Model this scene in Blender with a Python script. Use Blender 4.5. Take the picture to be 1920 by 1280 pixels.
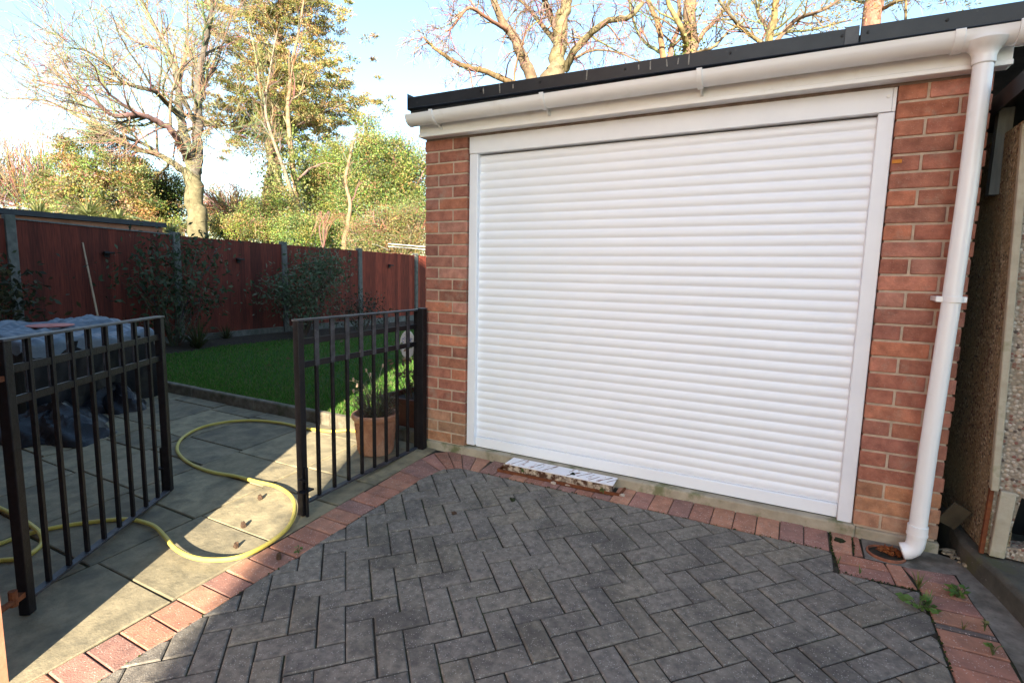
import bpy, math, random
import numpy as np
from mathutils import Vector, Matrix
random.seed(7); RNG = np.random.default_rng(11)
for o in list(bpy.data.objects): bpy.data.objects.remove(o)
S = bpy.context.scene; COL = S.collection; R = math.radians

# ------------------------------------------------------------------ camera
YAW, PITCH, ROLL, FPX = -0.485, 0.1245, 0.022, 997.7
CAM = Vector((0, -2.948, 1.215))
fwd = Vector((math.sin(YAW)*math.cos(PITCH), math.cos(YAW)*math.cos(PITCH), -math.sin(PITCH)))
rt = Vector((math.cos(YAW), -math.sin(YAW), 0)); up = rt.cross(fwd)
right = rt*math.cos(ROLL)+up*math.sin(ROLL); up2 = up*math.cos(ROLL)-rt*math.sin(ROLL)
cd = bpy.data.cameras.new('camera'); cam = bpy.data.objects.new('camera', cd); COL.objects.link(cam)
cd.sensor_width = 36; cd.lens = 36*FPX/1920; cd.clip_start = .05; cd.clip_end = 3000
m = Matrix((right, up2, -fwd)).transposed().to_4x4(); m.translation = CAM; cam.matrix_world = m
S.camera = cam
# ------------------------------------------------------------------ sky, sun, exposure
SUN_EL, SUN_AZ = 20.0, 154.6          # azimuth clockwise from +Y (behind the camera, to the right)
sd = Vector((math.sin(R(SUN_AZ))*math.cos(R(SUN_EL)), math.cos(R(SUN_AZ))*math.cos(R(SUN_EL)), math.sin(R(SUN_EL))))
w = bpy.data.worlds.new('World'); S.world = w; w.use_nodes = True
nt = w.node_tree; sky = nt.nodes.new('ShaderNodeTexSky'); sky.sky_type = 'NISHITA'; sky.sun_disc = False
sky.sun_elevation = R(SUN_EL); sky.sun_rotation = R(SUN_AZ); sky.air_density = 1.0; sky.dust_density = .6; sky.ozone_density = 1.0
tn = nt.nodes.new('ShaderNodeMix'); tn.data_type = 'RGBA'; tn.blend_type = 'MULTIPLY'; tn.inputs[0].default_value = 1; tn.inputs[7].default_value = (.94, 1.0, .985, 1)   # camera white balance
nt.links.new(sky.outputs[0], tn.inputs[6]); nt.links.new(tn.outputs[2], nt.nodes['Background'].inputs[0]); nt.nodes['Background'].inputs[1].default_value = 0.088
sl = bpy.data.lights.new('sun', 'SUN'); sl.energy = 5.0; sl.angle = R(.53); sl.color = (1, .88, .69)
so = bpy.data.objects.new('sun', sl); COL.objects.link(so); so.rotation_euler = (-sd).to_track_quat('-Z', 'Y').to_euler()
S.view_settings.view_transform = 'Standard'; S.view_settings.look = 'None'; S.view_settings.gamma = 1
S.view_settings.exposure = 2.36

# ------------------------------------------------------------------ helpers
SLOPE = 0.0636
def gz(y): return SLOPE*y if y < 0 else 0.0
def ray(px, py): return right*((px-960)/FPX)+up2*(-(py-640)/FPX)+fwd
def at(px, py, d): return CAM+ray(px, py)*d                       # point at depth d
def on(px, py, z=0.0):                                            # point on the sloping drive / flat garden
    d = ray(px, py); t = (z+SLOPE*CAM.y-CAM.z)/(d.z-SLOPE*d.y); q = CAM+d*t
    if q.y > 0: t = (z-CAM.z)/d.z; q = CAM+d*t
    return q
def onx(px, py, x): d = ray(px, py); return CAM+d*((x-CAM.x)/d.x)
def ony(px, py, y): d = ray(px, py); return CAM+d*((y-CAM.y)/d.y)
ORG = {}
def put(o, parent=None):
    COL.objects.link(o)
    if parent is not None: o.parent = parent
    ORG[o.name] = ORG[parent.name] if parent is not None else Vector((0, 0, 0))
    return o
def tag(o, label=None, cat=None, group=None, kind=None):
    if label: o['label'] = label
    if cat: o['category'] = cat
    if group: o['group'] = group
    if kind: o['kind'] = kind
    return o
def thing(name, label, cat, loc=(0, 0, 0), group=None):
    o = bpy.data.objects.new(name, None); COL.objects.link(o); o.location = loc; o.empty_display_size = .1
    ORG[o.name] = Vector(loc); return tag(o, label, cat, group)
def copy_tree(o, loc, label):
    c = o.copy(); COL.objects.link(c); c.location = loc; c['label'] = label
    for ch in list(o.children):
        d = ch.copy(); COL.objects.link(d); d.parent = c
        for g in list(ch.children):
            e = g.copy(); COL.objects.link(e); e.parent = d
    return c
class MB:
    def __init__(s): s.v = []; s.f = []; s.c = []; s.cur = None
    def add(s, vs, fs, col=None):
        b = len(s.v); s.v += [tuple(p) for p in vs]; s.f += [tuple(i+b for i in f) for f in fs]
        s.c += [col or s.cur or (1, 1, 1)]*len(vs)
    def box(s, a, b, col=None):
        (x0, y0, z0), (x1, y1, z1) = a, b
        s.add([(x0,y0,z0),(x1,y0,z0),(x1,y1,z0),(x0,y1,z0),(x0,y0,z1),(x1,y0,z1),(x1,y1,z1),(x0,y1,z1)],
              [(0,3,2,1),(4,5,6,7),(0,1,5,4),(1,2,6,5),(2,3,7,6),(3,0,4,7)], col)
    def bar(s, p, q, w, h, col=None, upv=(0, 0, 1)):      # rectangular bar between two points
        p = Vector(p); q = Vector(q); d = (q-p).normalized(); u = Vector(upv)
        sd_ = d.cross(u); 
        if sd_.length < 1e-4: sd_ = d.cross(Vector((0, 1, 0)))
        sd_.normalize(); u = sd_.cross(d)
        vs = [c+sd_*(i*w/2)+u*(j*h/2) for c in (p, q) for i, j in ((-1,-1),(1,-1),(1,1),(-1,1))]
        s.add(vs, [(0,1,2,3),(7,6,5,4),(0,4,5,1),(1,5,6,2),(2,6,7,3),(3,7,4,0)], col)
    def prism(s, poly, z0, z1, col=None):                 # poly of (x, y); z0/z1 numbers or functions of (x, y)
        n = len(poly); f0 = z0 if callable(z0) else (lambda x, y: z0); f1 = z1 if callable(z1) else (lambda x, y: z1)
        a = sum(poly[i][0]*poly[(i+1)%n][1]-poly[(i+1)%n][0]*poly[i][1] for i in range(n))
        if a < 0: poly = poly[::-1]
        vs = [(x, y, f0(x, y)) for x, y in poly]+[(x, y, f1(x, y)) for x, y in poly]
        fs = [tuple(range(n))[::-1], tuple(range(n, 2*n))]+[(i, (i+1)%n, n+(i+1)%n, n+i) for i in range(n)]
        s.add(vs, fs, col)
    def slabtop(s, poly, ztop, zbot, ch, col=None):       # paver: chamfered top edge
        n = len(poly); a = sum(poly[i][0]*poly[(i+1)%n][1]-poly[(i+1)%n][0]*poly[i][1] for i in range(n))
        if a < 0: poly = poly[::-1]
        ins = inset(poly, ch)
        vs = [(x, y, ztop(x, y)+zbot) for x, y in poly]+[(x, y, ztop(x, y)-ch*.7) for x, y in poly]+[(x, y, ztop(x, y)) for x, y in ins]
        fs = [tuple(range(2*n, 3*n))]
        for i in range(n):
            j = (i+1) % n; fs += [(i, j, n+j, n+i), (n+i, n+j, 2*n+j, 2*n+i)]
        s.add(vs, fs, col)
    def tube(s, pts, rad, n=8, col=None, cap=True):
        pts = [Vector(p) for p in pts]; m_ = len(pts)
        if not hasattr(rad, '__len__'): rad = [rad]*m_
        t = [(pts[min(i+1, m_-1)]-pts[max(i-1, 0)]).normalized() for i in range(m_)]
        a = t[0].orthogonal().normalized(); vs = []
        for i in range(m_):
            a = (a-t[i]*a.dot(t[i]));
            if a.length < 1e-5: a = t[i].orthogonal()
            a.normalize(); b = t[i].cross(a)
            for k in range(n):
                g = 2*math.pi*k/n; vs.append(pts[i]+(a*math.cos(g)+b*math.sin(g))*rad[i])
        fs = [(i*n+k, i*n+(k+1)%n, (i+1)*n+(k+1)%n, (i+1)*n+k) for i in range(m_-1) for k in range(n)]
        if cap: fs += [tuple(range(n))[::-1], tuple(range((m_-1)*n, m_*n))]
        s.add(vs, fs, col)
    def lathe(s, prof, c, n=32, col=None):
        c = Vector(c); vs = [c+Vector((r*math.cos(2*math.pi*k/n), r*math.sin(2*math.pi*k/n), z)) for r, z in prof for k in range(n)]
        m_ = len(prof); fs = [(i*n+k, i*n+(k+1)%n, (i+1)*n+(k+1)%n, (i+1)*n+k) for i in range(m_-1) for k in range(n)]
        s.add(vs, fs+[tuple(range(n))[::-1]], col)
    def blob(s, c, r, n=8, jit=.25, col=None):            # small rough lump (stone, moss, cone)
        c = Vector(c); vs = [c+Vector((0, 0, -r[2]))]; rings = max(3, n//2)
        for i in range(1, rings):
            th = math.pi*i/rings
            for k in range(n):
                q = 1+random.uniform(-jit, jit); g = 2*math.pi*k/n
                vs.append(c+Vector((r[0]*math.sin(th)*math.cos(g)*q, r[1]*math.sin(th)*math.sin(g)*q, -r[2]*math.cos(th)*q)))
        vs.append(c+Vector((0, 0, r[2]))); t = len(vs)-1; fs = []
        for k in range(n): fs.append((0, 1+(k+1)%n, 1+k)); fs.append((t, 1+(rings-2)*n+k, 1+(rings-2)*n+(k+1)%n))
        for i in range(rings-2):
            for k in range(n): fs.append((1+i*n+k, 1+i*n+(k+1)%n, 1+(i+1)*n+(k+1)%n, 1+(i+1)*n+k))
        s.add(vs, fs, col)
    def build(s, name, mat, parent=None, bevel=0, seg=2, flat=False, ang=35):
        me = bpy.data.meshes.new(name)
        o = bpy.data.objects.new(name, me); put(o, parent); g = ORG[o.name]
        me.from_pydata([(x-g.x, y-g.y, z-g.z) for x, y, z in s.v], [], s.f)
        ca = me.color_attributes.new('Col', 'FLOAT_COLOR', 'POINT')
        arr = np.ones((len(s.v), 4), np.float32); arr[:, :3] = np.array([c[:3] for c in s.c], np.float32) if s.c else 1
        ca.data.foreach_set('color', arr.ravel())
        if not flat:
            me.polygons.foreach_set('use_smooth', [True]*len(s.f)); me.set_sharp_from_angle(angle=R(ang))
        me.materials.append(mat); me.validate(); me.update()
        if bevel:
            b = o.modifiers.new('bevel', 'BEVEL'); b.width = bevel; b.segments = seg; b.limit_method = 'ANGLE'; b.angle_limit = R(40)
        return o
def inset(poly, d):
    n = len(poly); out = []
    for i in range(n):
        p0, p1, p2 = Vector(poly[i-1]), Vector(poly[i]), Vector(poly[(i+1)%n])
        e1 = (p1-p0); e2 = (p2-p1)
        if e1.length < 1e-6 or e2.length < 1e-6: out.append(tuple(p1)); continue
        e1.normalize(); e2.normalize(); n1 = Vector((-e1.y, e1.x)); n2 = Vector((-e2.y, e2.x)); b = n1+n2
        k = b.dot(n1)
        out.append(tuple(p1+b*(d/max(k, .5))))
    return out
def clip(poly, a, b, c):                                   # keep a*x+b*y <= c
    out = []
    for i in range(len(poly)):
        p, q = poly[i], poly[(i+1) % len(poly)]; dp = a*p[0]+b*p[1]-c; dq = a*q[0]+b*q[1]-c
        if dp <= 0: out.append(p)
        if dp*dq < 0: t = dp/(dp-dq); out.append((p[0]+(q[0]-p[0])*t, p[1]+(q[1]-p[1])*t))
    o2 = []
    for p in out:
        if not o2 or math.hypot(p[0]-o2[-1][0], p[1]-o2[-1][1]) > .004: o2.append(p)
    return o2
def area(p): return abs(sum(p[i][0]*p[(i+1)%len(p)][1]-p[(i+1)%len(p)][0]*p[i][1] for i in range(len(p))))/2
def leaves(name, mat, C, size, parent=None, aspect=.5, cols=None, up=.3, dirs=None, fold=.15):
    """many leaf-sized faces as one mesh; C (N,3) centres, size (N,), cols (N,3)"""
    C = np.asarray(C, float); N = len(C); size = np.broadcast_to(np.asarray(size, float), (N,))
    if dirs is None:
        d = RNG.normal(size=(N, 3)); d[:, 2] += up
    else: d = np.asarray(dirs, float)
    d /= np.linalg.norm(d, axis=1, keepdims=True)+1e-9
    q = RNG.normal(size=(N, 3)); sdv = np.cross(d, q); sdv /= np.linalg.norm(sdv, axis=1, keepdims=True)+1e-9
    nn = np.cross(d, sdv); L = size[:, None]; W = L*aspect*.5
    V = np.stack([C-d*L*.5, C+sdv*W+nn*L*fold*.5, C+d*L*.5, C-sdv*W+nn*L*fold*.5], 1).reshape(-1, 3)
    me = bpy.data.meshes.new(name); o = bpy.data.objects.new(name, me); put(o, parent); g = ORG[o.name]
    V = (V-np.array(g)).astype(np.float32)
    me.vertices.add(4*N); me.vertices.foreach_set('co', V.ravel()); me.loops.add(4*N); me.polygons.add(N)
    me.loops.foreach_set('vertex_index', np.arange(4*N, dtype=np.int32)); me.polygons.foreach_set('loop_start', np.arange(0, 4*N, 4, dtype=np.int32))
    ca = me.color_attributes.new('Col', 'FLOAT_COLOR', 'POINT'); A = np.ones((N, 4, 4), np.float32)
    if cols is not None: A[:, :, :3] = np.asarray(cols, np.float32)[:, None, :]
    ca.data.foreach_set('color', A.ravel()); me.materials.append(mat); me.update(calc_edges=True); me.validate()
    return o
def pick(N, *pal, jit=.25):
    pal = np.array(pal, float); c = pal[RNG.integers(0, len(pal), N)]
    return np.clip(c*(1+RNG.uniform(-jit, jit, (N, 1))), 0, 1)

# ------------------------------------------------------------------ materials
def mat(name, c1, c2=None, scale=8, rough=.7, bump=0., bscale=60, attr=False, spec=.4, metal=0., speck=None, stain=None, detail=6, stretch=None, lo=.35, hi=.65, coat=0):
    M_ = bpy.data.materials.new(name); M_.use_nodes = True; t = M_.node_tree; n = t.nodes; l = t.links
    b = n['Principled BSDF']; b.inputs['Roughness'].default_value = rough; b.inputs['Metallic'].default_value = metal
    b.inputs['Specular IOR Level'].default_value = spec
    if coat: b.inputs['Coat Weight'].default_value = coat; b.inputs['Coat Roughness'].default_value = .12
    tc = n.new('ShaderNodeTexCoord'); vec = tc.outputs['Object']
    if stretch:
        mp = n.new('ShaderNodeMapping'); mp.inputs['Scale'].default_value = stretch; l.new(vec, mp.inputs[0]); vec = mp.outputs[0]
    def noise(sc, det=6, v=None):
        z = n.new('ShaderNodeTexNoise'); z.inputs['Scale'].default_value = sc; z.inputs['Detail'].default_value = det
        z.inputs['Roughness'].default_value = .62; l.new(v or vec, z.inputs['Vector']); return z.outputs['Fac']
    def ramp(f, p0, a, p1, c):
        r = n.new('ShaderNodeValToRGB'); r.color_ramp.elements[0].position = p0; r.color_ramp.elements[1].position = p1
        r.color_ramp.elements[0].color = (*a, 1); r.color_ramp.elements[1].color = (*c, 1); l.new(f, r.inputs[0]); return r.outputs[0]
    def mix(f, a, c, mode='MIX'):
        x = n.new('ShaderNodeMix'); x.data_type = 'RGBA'; x.blend_type = mode
        if isinstance(f, float): x.inputs[0].default_value = f
        else: l.new(f, x.inputs[0])
        for s_, v in ((6, a), (7, c)):
            if isinstance(v, tuple): x.inputs[s_].default_value = (*v, 1)
            else: l.new(v, x.inputs[s_])
        return x.outputs[2]
    col = ramp(noise(scale, detail), lo, c1, hi, c2 or c1)
    if attr:
        a = n.new('ShaderNodeVertexColor'); a.layer_name = 'Col'; col = mix(1.0, col, a.outputs[0], 'MULTIPLY')
    if stain:                                              # (colour, scale, threshold, amount)
        f = ramp(noise(stain[1], 5), stain[2], (0, 0, 0), min(1, stain[2]+.14), (stain[3],)*3); col = mix(f, col, stain[0])
    if speck:                                              # (colour, scale, size, amount) aggregate grains
        v = n.new('ShaderNodeTexVoronoi'); v.inputs['Scale'].default_value = speck[1]; l.new(tc.outputs['Object'], v.inputs['Vector'])
        f = ramp(v.outputs['Distance'], speck[2], (speck[3],)*3, speck[2]+.08, (0, 0, 0))
        f2 = ramp(noise(speck[1]*.35, 2, tc.outputs['Object']), .48, (0, 0, 0), .56, (1, 1, 1))
        col = mix(mix(1.0, f, f2, 'MULTIPLY'), col, speck[0])
    l.new(col, b.inputs['Base Color'])
    if bump:
        bp = n.new('ShaderNodeBump'); bp.inputs['Strength'].default_value = bump; bp.inputs['Distance'].default_value = .004
        l.new(noise(bscale, 8), bp.inputs['Height']); l.new(bp.outputs[0], b.inputs['Normal'])
    return M_
def pebblemat(name, pal, scale, mortar, bump=1.0, stain=None):
    M_ = bpy.data.materials.new(name); M_.use_nodes = True; t = M_.node_tree; n = t.nodes; l = t.links; b = n['Principled BSDF']; b.inputs['Roughness'].default_value = .9
    tc = n.new('ShaderNodeTexCoord'); v = n.new('ShaderNodeTexVoronoi'); v.inputs['Scale'].default_value = scale; v.inputs['Randomness'].default_value = 1; l.new(tc.outputs['Object'], v.inputs['Vector'])
    sp = n.new('ShaderNodeSeparateColor'); l.new(v.outputs['Color'], sp.inputs[0]); r = n.new('ShaderNodeValToRGB'); r.color_ramp.interpolation = 'CONSTANT'; l.new(sp.outputs[0], r.inputs[0])
    el = r.color_ramp.elements
    while len(el) < len(pal): el.new(.5)
    for i, (p_, c) in enumerate(pal): el[i].position = p_; el[i].color = (*c, 1)
    f = n.new('ShaderNodeValToRGB'); f.color_ramp.elements[0].position = .42; f.color_ramp.elements[1].position = .66; l.new(v.outputs['Distance'], f.inputs[0])
    mx = n.new('ShaderNodeMix'); mx.data_type = 'RGBA'; l.new(f.outputs[0], mx.inputs[0]); l.new(r.outputs[0], mx.inputs[6]); mx.inputs[7].default_value = (*mortar, 1); col = mx.outputs[2]
    if stain:
        z = n.new('ShaderNodeTexNoise'); z.inputs['Scale'].default_value = stain[1]; z.inputs['Detail'].default_value = 5; l.new(tc.outputs['Object'], z.inputs['Vector'])
        g_ = n.new('ShaderNodeValToRGB'); g_.color_ramp.elements[0].position = .45; g_.color_ramp.elements[1].position = .62; g_.color_ramp.elements[1].color = (stain[2],)*3+(1,); l.new(z.outputs['Fac'], g_.inputs[0])
        m2 = n.new('ShaderNodeMix'); m2.data_type = 'RGBA'; l.new(g_.outputs[0], m2.inputs[0]); l.new(col, m2.inputs[6]); m2.inputs[7].default_value = (*stain[0], 1); col = m2.outputs[2]
    l.new(col, b.inputs['Base Color']); bp = n.new('ShaderNodeBump'); bp.invert = True; bp.inputs['Strength'].default_value = bump; bp.inputs['Distance'].default_value = .006
    l.new(v.outputs['Distance'], bp.inputs['Height']); l.new(bp.outputs[0], b.inputs['Normal']); return M_
def leafmat(name, rough=.55, trans=.35):
    M_ = bpy.data.materials.new(name); M_.use_nodes = True; t = M_.node_tree; n = t.nodes; l = t.links
    b = n['Principled BSDF']; b.inputs['Roughness'].default_value = rough; b.inputs['Specular IOR Level'].default_value = .3
    a = n.new('ShaderNodeVertexColor'); a.layer_name = 'Col'; l.new(a.outputs[0], b.inputs['Base Color'])
    tr = n.new('ShaderNodeBsdfTranslucent'); l.new(a.outputs[0], tr.inputs[0]); mx = n.new('ShaderNodeMixShader'); mx.inputs[0].default_value = trans
    l.new(b.outputs[0], mx.inputs[1]); l.new(tr.outputs[0], mx.inputs[2]); l.new(mx.outputs[0], n['Material Output'].inputs[0]); return M_
MAT = dict(
 brick=mat('brick_clay', (.70,.66,.64), (1.22,1.2,1.16), 16, .88, .9, 110, attr=True, speck=((.66,.52,.42), 150, .16, .35), stain=((.34,.27,.21), 9, .56, .5)),
 mortar=mat('mortar', (.40,.32,.24), (.54,.43,.33), 25, .9, .6, 200),
 plinth=mat('plinth_concrete', (.30,.26,.19), (.42,.37,.28), 9, .9, .8, 60, stain=((.09,.11,.03), 8, .52, .75), speck=((.2,.15,.1), 130, .12, .5)),
 upvc=mat('white_upvc', (.79,.80,.80), (.82,.83,.83), 5, .28, .0, spec=.5, stain=((.58,.56,.49), 9, .6, .35)),
 door=mat('white_painted_aluminium', (.83,.865,.92), (.85,.885,.94), 4, .36, .05, 9, spec=.5),
 frame=mat('white_powder_coat', (.77,.80,.86), (.82,.85,.90), 6, .35, .03, 15),
 felt=mat('black_roof_trim', (.012,.014,.018), (.022,.024,.028), 6, .42, .15, 40, stain=((.10,.10,.09), 22, .66, .5)),
 felt2=mat('dark_roof_underlay', (.02,.025,.03), (.035,.04,.05), 8, .6),
 grey=mat('grey_metal', (.06,.065,.07), (.09,.095,.1), 9, .5),
 roof=mat('roof_felt', (.05,.05,.055), (.09,.09,.09), 12, .95, .6, 90),
 paver=mat('charcoal_block', (.66,.66,.67), (1.28,1.26,1.22), 34, .88, .9, 190, attr=True, stain=((.06,.056,.05), 4.2, .5, .55), speck=((.48,.46,.42), 125, .22, .55)),
 redblock=mat('red_block', (.8,.8,.8), (1.2,1.15,1.1), 16, .88, .8, 160, attr=True, stain=((.13,.085,.07), 6, .58, .45), speck=((.55,.42,.36), 120, .22, .8)),
 joint=mat('joint_sand', (.016,.014,.010), (.045,.038,.026), 20, .95, 1, 120, stain=((.035,.06,.012), 5, .55, .8)),
 slab=mat('paving_slab', (.74,.73,.68), (1.22,1.18,1.08), 11, .88, 1, 38, attr=True, stain=((.085,.08,.062), 4.5, .52, .6), speck=((.12,.1,.07), 70, .1, .4)),
 concrete=mat('drain_concrete', (.115,.105,.09), (.22,.20,.17), 18, .88, .9, 55, stain=((.055,.05,.035), 5, .52, .7), speck=((.06,.055,.045), 60, .14, .5)),
 kerb=mat('kerb_concrete', (.10,.085,.06), (.19,.165,.12), 14, .92, .9, 60, stain=((.035,.05,.015), 6, .52, .6)),
 lawn=mat('lawn_turf', (.018,.055,.008), (.034,.09,.013), 22, .95, 1, 90),
 soil=mat('bed_soil', (.018,.013,.009), (.045,.032,.02), 18, .95, 1, 50),
 field=mat('rough_ground', (.05,.06,.02), (.09,.085,.04), .5, .95),
 fence=mat('red_stained_timber', (.10,.019,.011), (.23,.042,.022), 5, .8, .5, 50, attr=True, stretch=(1, 14, .7), stain=((.04,.012,.01), 2.2, .55, .6)),
 post=mat('fence_concrete', (.09,.092,.085), (.155,.155,.14), 14, .92, .7, 70, stain=((.06,.075,.06), 5, .5, .6)),
 iron=mat('black_gate_paint', (.006,.005,.006), (.013,.011,.013), 25, .5, .5, 60, spec=.22, stain=((.16,.07,.035), 24, .69, .6)),
 irontop=mat('worn_gate_paint', (.018,.018,.022), (.06,.06,.07), 20, .5, .4, 60, stain=((.25,.24,.23), 30, .62, .7)),
 rust=mat('rusted_iron', (.10,.03,.012), (.19,.06,.02), 30, .9, .8, 90),
 hose=mat('yellow_hose', (.46,.37,.07), (.56,.45,.10), 10, .42, .1, 80, stain=((.25,.19,.03), 12, .64, .5)),
 terra=mat('terracotta', (.36,.16,.09), (.52,.27,.16), 12, .85, .6, 60, stain=((.55,.40,.30), 8, .57, .55)),
 planter=mat('brown_planter', (.075,.022,.012), (.12,.035,.02), 9, .6, .2, 60),
 compost=mat('compost', (.015,.011,.008), (.04,.03,.02), 30, .95, 1, 70),
 enamel=mat('white_rusting_enamel', (.74,.74,.78), (.82,.82,.86), 8, .35, .1, 40, stain=((.30,.085,.035), 20, .585, .95), stretch=(1.6, .5, 1)),
 rustedge=mat('rusty_flaking_metal', (.07,.03,.015), (.5,.42,.33), 32, .9, .9, 60, lo=.44, hi=.6),
 bark=mat('tree_bark', (.42,.40,.38), (.95,.93,.9), 6, .95, .8, 25, attr=True),
 twig=mat('twigs', (.9,.9,.9), (1.1,1.1,1.1), 3, .9, attr=True),
 leaf=leafmat('foliage'), grass=leafmat('grass_blade', .6, .4), glossyleaf=leafmat('glossy_leaf', .3, .15),
 tarp=mat('blue_grey_tarpaulin', (.085,.115,.15), (.15,.185,.225), 6, .45, 1, 22, spec=.5),
 bag=mat('black_plastic_sheet', (.005,.006,.008), (.012,.013,.017), 8, .38, 1, 26, spec=.3),
 pebble=pebblemat('pebbledash', [(0,(.31,.24,.14)),(.22,(.22,.16,.09)),(.42,(.11,.05,.035)),(.56,(.40,.33,.22)),(.72,(.06,.05,.04)),(.82,(.27,.20,.11))], 88, (.20,.16,.095), stain=((.25,.20,.10), 2.5, .5)),  # side panel: yellow-brown tone and stain also paint in warm reflected sun
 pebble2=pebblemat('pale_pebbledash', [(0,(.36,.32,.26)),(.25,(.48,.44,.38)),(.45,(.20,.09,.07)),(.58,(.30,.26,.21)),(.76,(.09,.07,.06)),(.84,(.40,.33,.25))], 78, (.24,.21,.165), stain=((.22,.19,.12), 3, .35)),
 trimc=mat('weathered_trim', (.33,.30,.22), (.45,.42,.33), 9, .85, .6, 50, stain=((.13,.15,.05), 9, .55, .7)),
 base=mat('mossy_concrete', (.055,.055,.045), (.11,.105,.085), 10, .92, .9, 60, stain=((.06,.07,.015), 5, .54, .7), speck=((.26,.25,.22), 40, .1, .5)),
 wood=mat('weathered_board', (.035,.028,.017), (.07,.055,.032), 8, .9, .6, 40, stretch=(1, 6, 1)),
 greywood=mat('grey_timber', (.10,.11,.11), (.17,.18,.175), 6, .9, .5, 40, stretch=(6, 6, .8)),
 dark=mat('dark_board', (.006,.006,.007), (.012,.012,.013), 8, .6),
 drybrick=mat('house_brick', (.30,.13,.075), (.42,.2,.12), 5, .85, .4, 60),
 tile=mat('roof_tile', (.10,.05,.035), (.16,.08,.055), 6, .85, .4, 40),
 glass=mat('window_glass', (.03,.035,.04), (.04,.045,.05), 2, .08, spec=.6),
 stone=mat('small_stone', (.40,.33,.26), (.58,.5,.42), 30, .9, .5, 90),
 cone=mat('brown_cone', (.035,.02,.012), (.08,.045,.025), 60, .9, .9, 90),
 clay=mat('clay_gully', (.22,.075,.04), (.34,.14,.08), 20, .85, .5, 60, stain=((.05,.04,.03), 14, .55, .7)),
 cane=mat('bamboo_cane', (.30,.21,.13), (.42,.30,.2), 12, .6), white=mat('white_ceramic', (.40,.41,.43), (.48,.48,.5), 5, .3),
 blue=mat('blue_glaze', (.03,.05,.25), (.04,.07,.35), 5, .3), pink=mat('faded_red_plastic', (.50,.13,.10), (.6,.2,.16), 6, .5),
 moss=mat('moss', (.008,.011,.004), (.025,.034,.009), 40, .95, 1, 120), wire=mat('white_cord', (.5,.48,.44), (.6,.58,.52), 4, .6),
)

# ================================================================== SETTING: ground
def flat(x, y): return gz(y)
mb = MB(); mb.add([(-400,-300,-.32),(400,-300,-.32),(400,500,-.32),(-400,500,-.32)], [(0,1,2,3)])
tag(mb.build('ground', MAT['field']), kind='structure')
# drive: joint bed and herringbone blocks
mb = MB(); pts = [(-2.13,-9),(-2.13,0.0),(.66,0.0),(.9,-.05),(.9,-9)]
mb.prism(pts, lambda x, y: gz(y)-.25, lambda x, y: gz(y)-.0068)
drive = tag(mb.build('driveway', MAT['joint']), kind='structure')
OX, OY, ANG, GS = -.7597, -.9376, .7859, .10133
ca_, sa_ = math.cos(ANG), math.sin(ANG)
def lat(u, v): return (OX+GS*(u*ca_+v*sa_), OY+GS*(u*sa_-v*ca_))
PB = MB(); RB = MB(); g = .029
pal = [(.180,.164,.140),(.173,.157,.135),(.186,.170,.143),(.170,.156,.137),(.190,.171,.138),(.178,.162,.139)]
for a in range(-48, 49):
    for b in range(-24, 25):
        for hz in (0, 1):
            u, v = a+2*b, a-2*b
            q = [(u+g,v+g),(u+2-g,v+g),(u+2-g,v+1-g),(u+g,v+1-g)] if hz else [(u+g,v+1+g),(u+1-g,v+1+g),(u+1-g,v+3-g),(u+g,v+3-g)]
            j = [random.uniform(-.012,.012) for _ in range(3)]
            uc = sum(k[0] for k in q)/4; vc = sum(k[1] for k in q)/4; rr = random.uniform(-.006,.006)
            q = [(uc+(x-uc)*math.cos(rr)-(y-vc)*math.sin(rr)+j[0], vc+(x-uc)*math.sin(rr)+(y-vc)*math.cos(rr)+j[1]) for x, y in q]
            P = [lat(*k) for k in q]; cx = sum(k[0] for k in P)/4; cy = sum(k[1] for k in P)/4
            if cy < -5.2 or cx < -2.3 or cx > .8 or cy > 0: continue
            P = clip(P, -1, 0, 1.925); P = clip(P, 0, 1, -.205)
            P = clip(P, -.98, .2, -.98*-1.925+.2*-.47)              # cut corner near the gate post
            P = clip(P, -.56, .83, -.56*-1.875+.83*-.262)
            if not P: continue
            if max(k[1] for k in P) <= -.375: P = clip(P, 1, 0, .548)
            elif cx < .245: P = clip(P, 1, 0, .24)
            else: P = clip(clip(P, 0, 1, -.378), 1, 0, .54)
            if len(P) < 3 or area(P) < .0006: continue
            dz = random.uniform(-.0018, .0018); tx = random.uniform(-.012,.012); ty = random.uniform(-.012,.012)
            k = random.uniform(.93, 1.07); c = tuple(e*k for e in random.choice(pal))
            PB.slabtop(P, (lambda x, y, dz=dz, tx=tx, ty=ty, cx=cx, cy=cy: gz(y)+dz+tx*(x-cx)+ty*(y-cy)), -.03, .0052, c)
PB.build('block_paving', MAT['paver'], drive, ang=20)
rpal = [(.33,.165,.12),(.37,.185,.125),(.30,.155,.125),(.40,.205,.135),(.27,.15,.125),(.34,.16,.11)]
def red(P, rnd=True, col=None):
    cx = sum(k[0] for k in P)/len(P); cy = sum(k[1] for k in P)/len(P); dz = random.uniform(-.0015,.002); t = random.uniform(-.015,.015)
    k = random.uniform(.85,1.15); c = col or tuple(e*k for e in random.choice(rpal))
    n = len(P); a = sum(P[i][0]*P[(i+1)%n][1]-P[(i+1)%n][0]*P[i][1] for i in range(n))
    if a < 0: P = P[::-1]
    RB.slabtop(inset(P, .0022), (lambda x, y: gz(y)+dz+t*(x-cx)), -.03, .004, c)
y = -.52
while y > -5.2:
    x0 = -2.115+.006*math.sin(y*9); red([(x0,y),(x0,y-.104),(x0+.192,y-.106),(x0+.192,y-.002)]); y -= .1065
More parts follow.
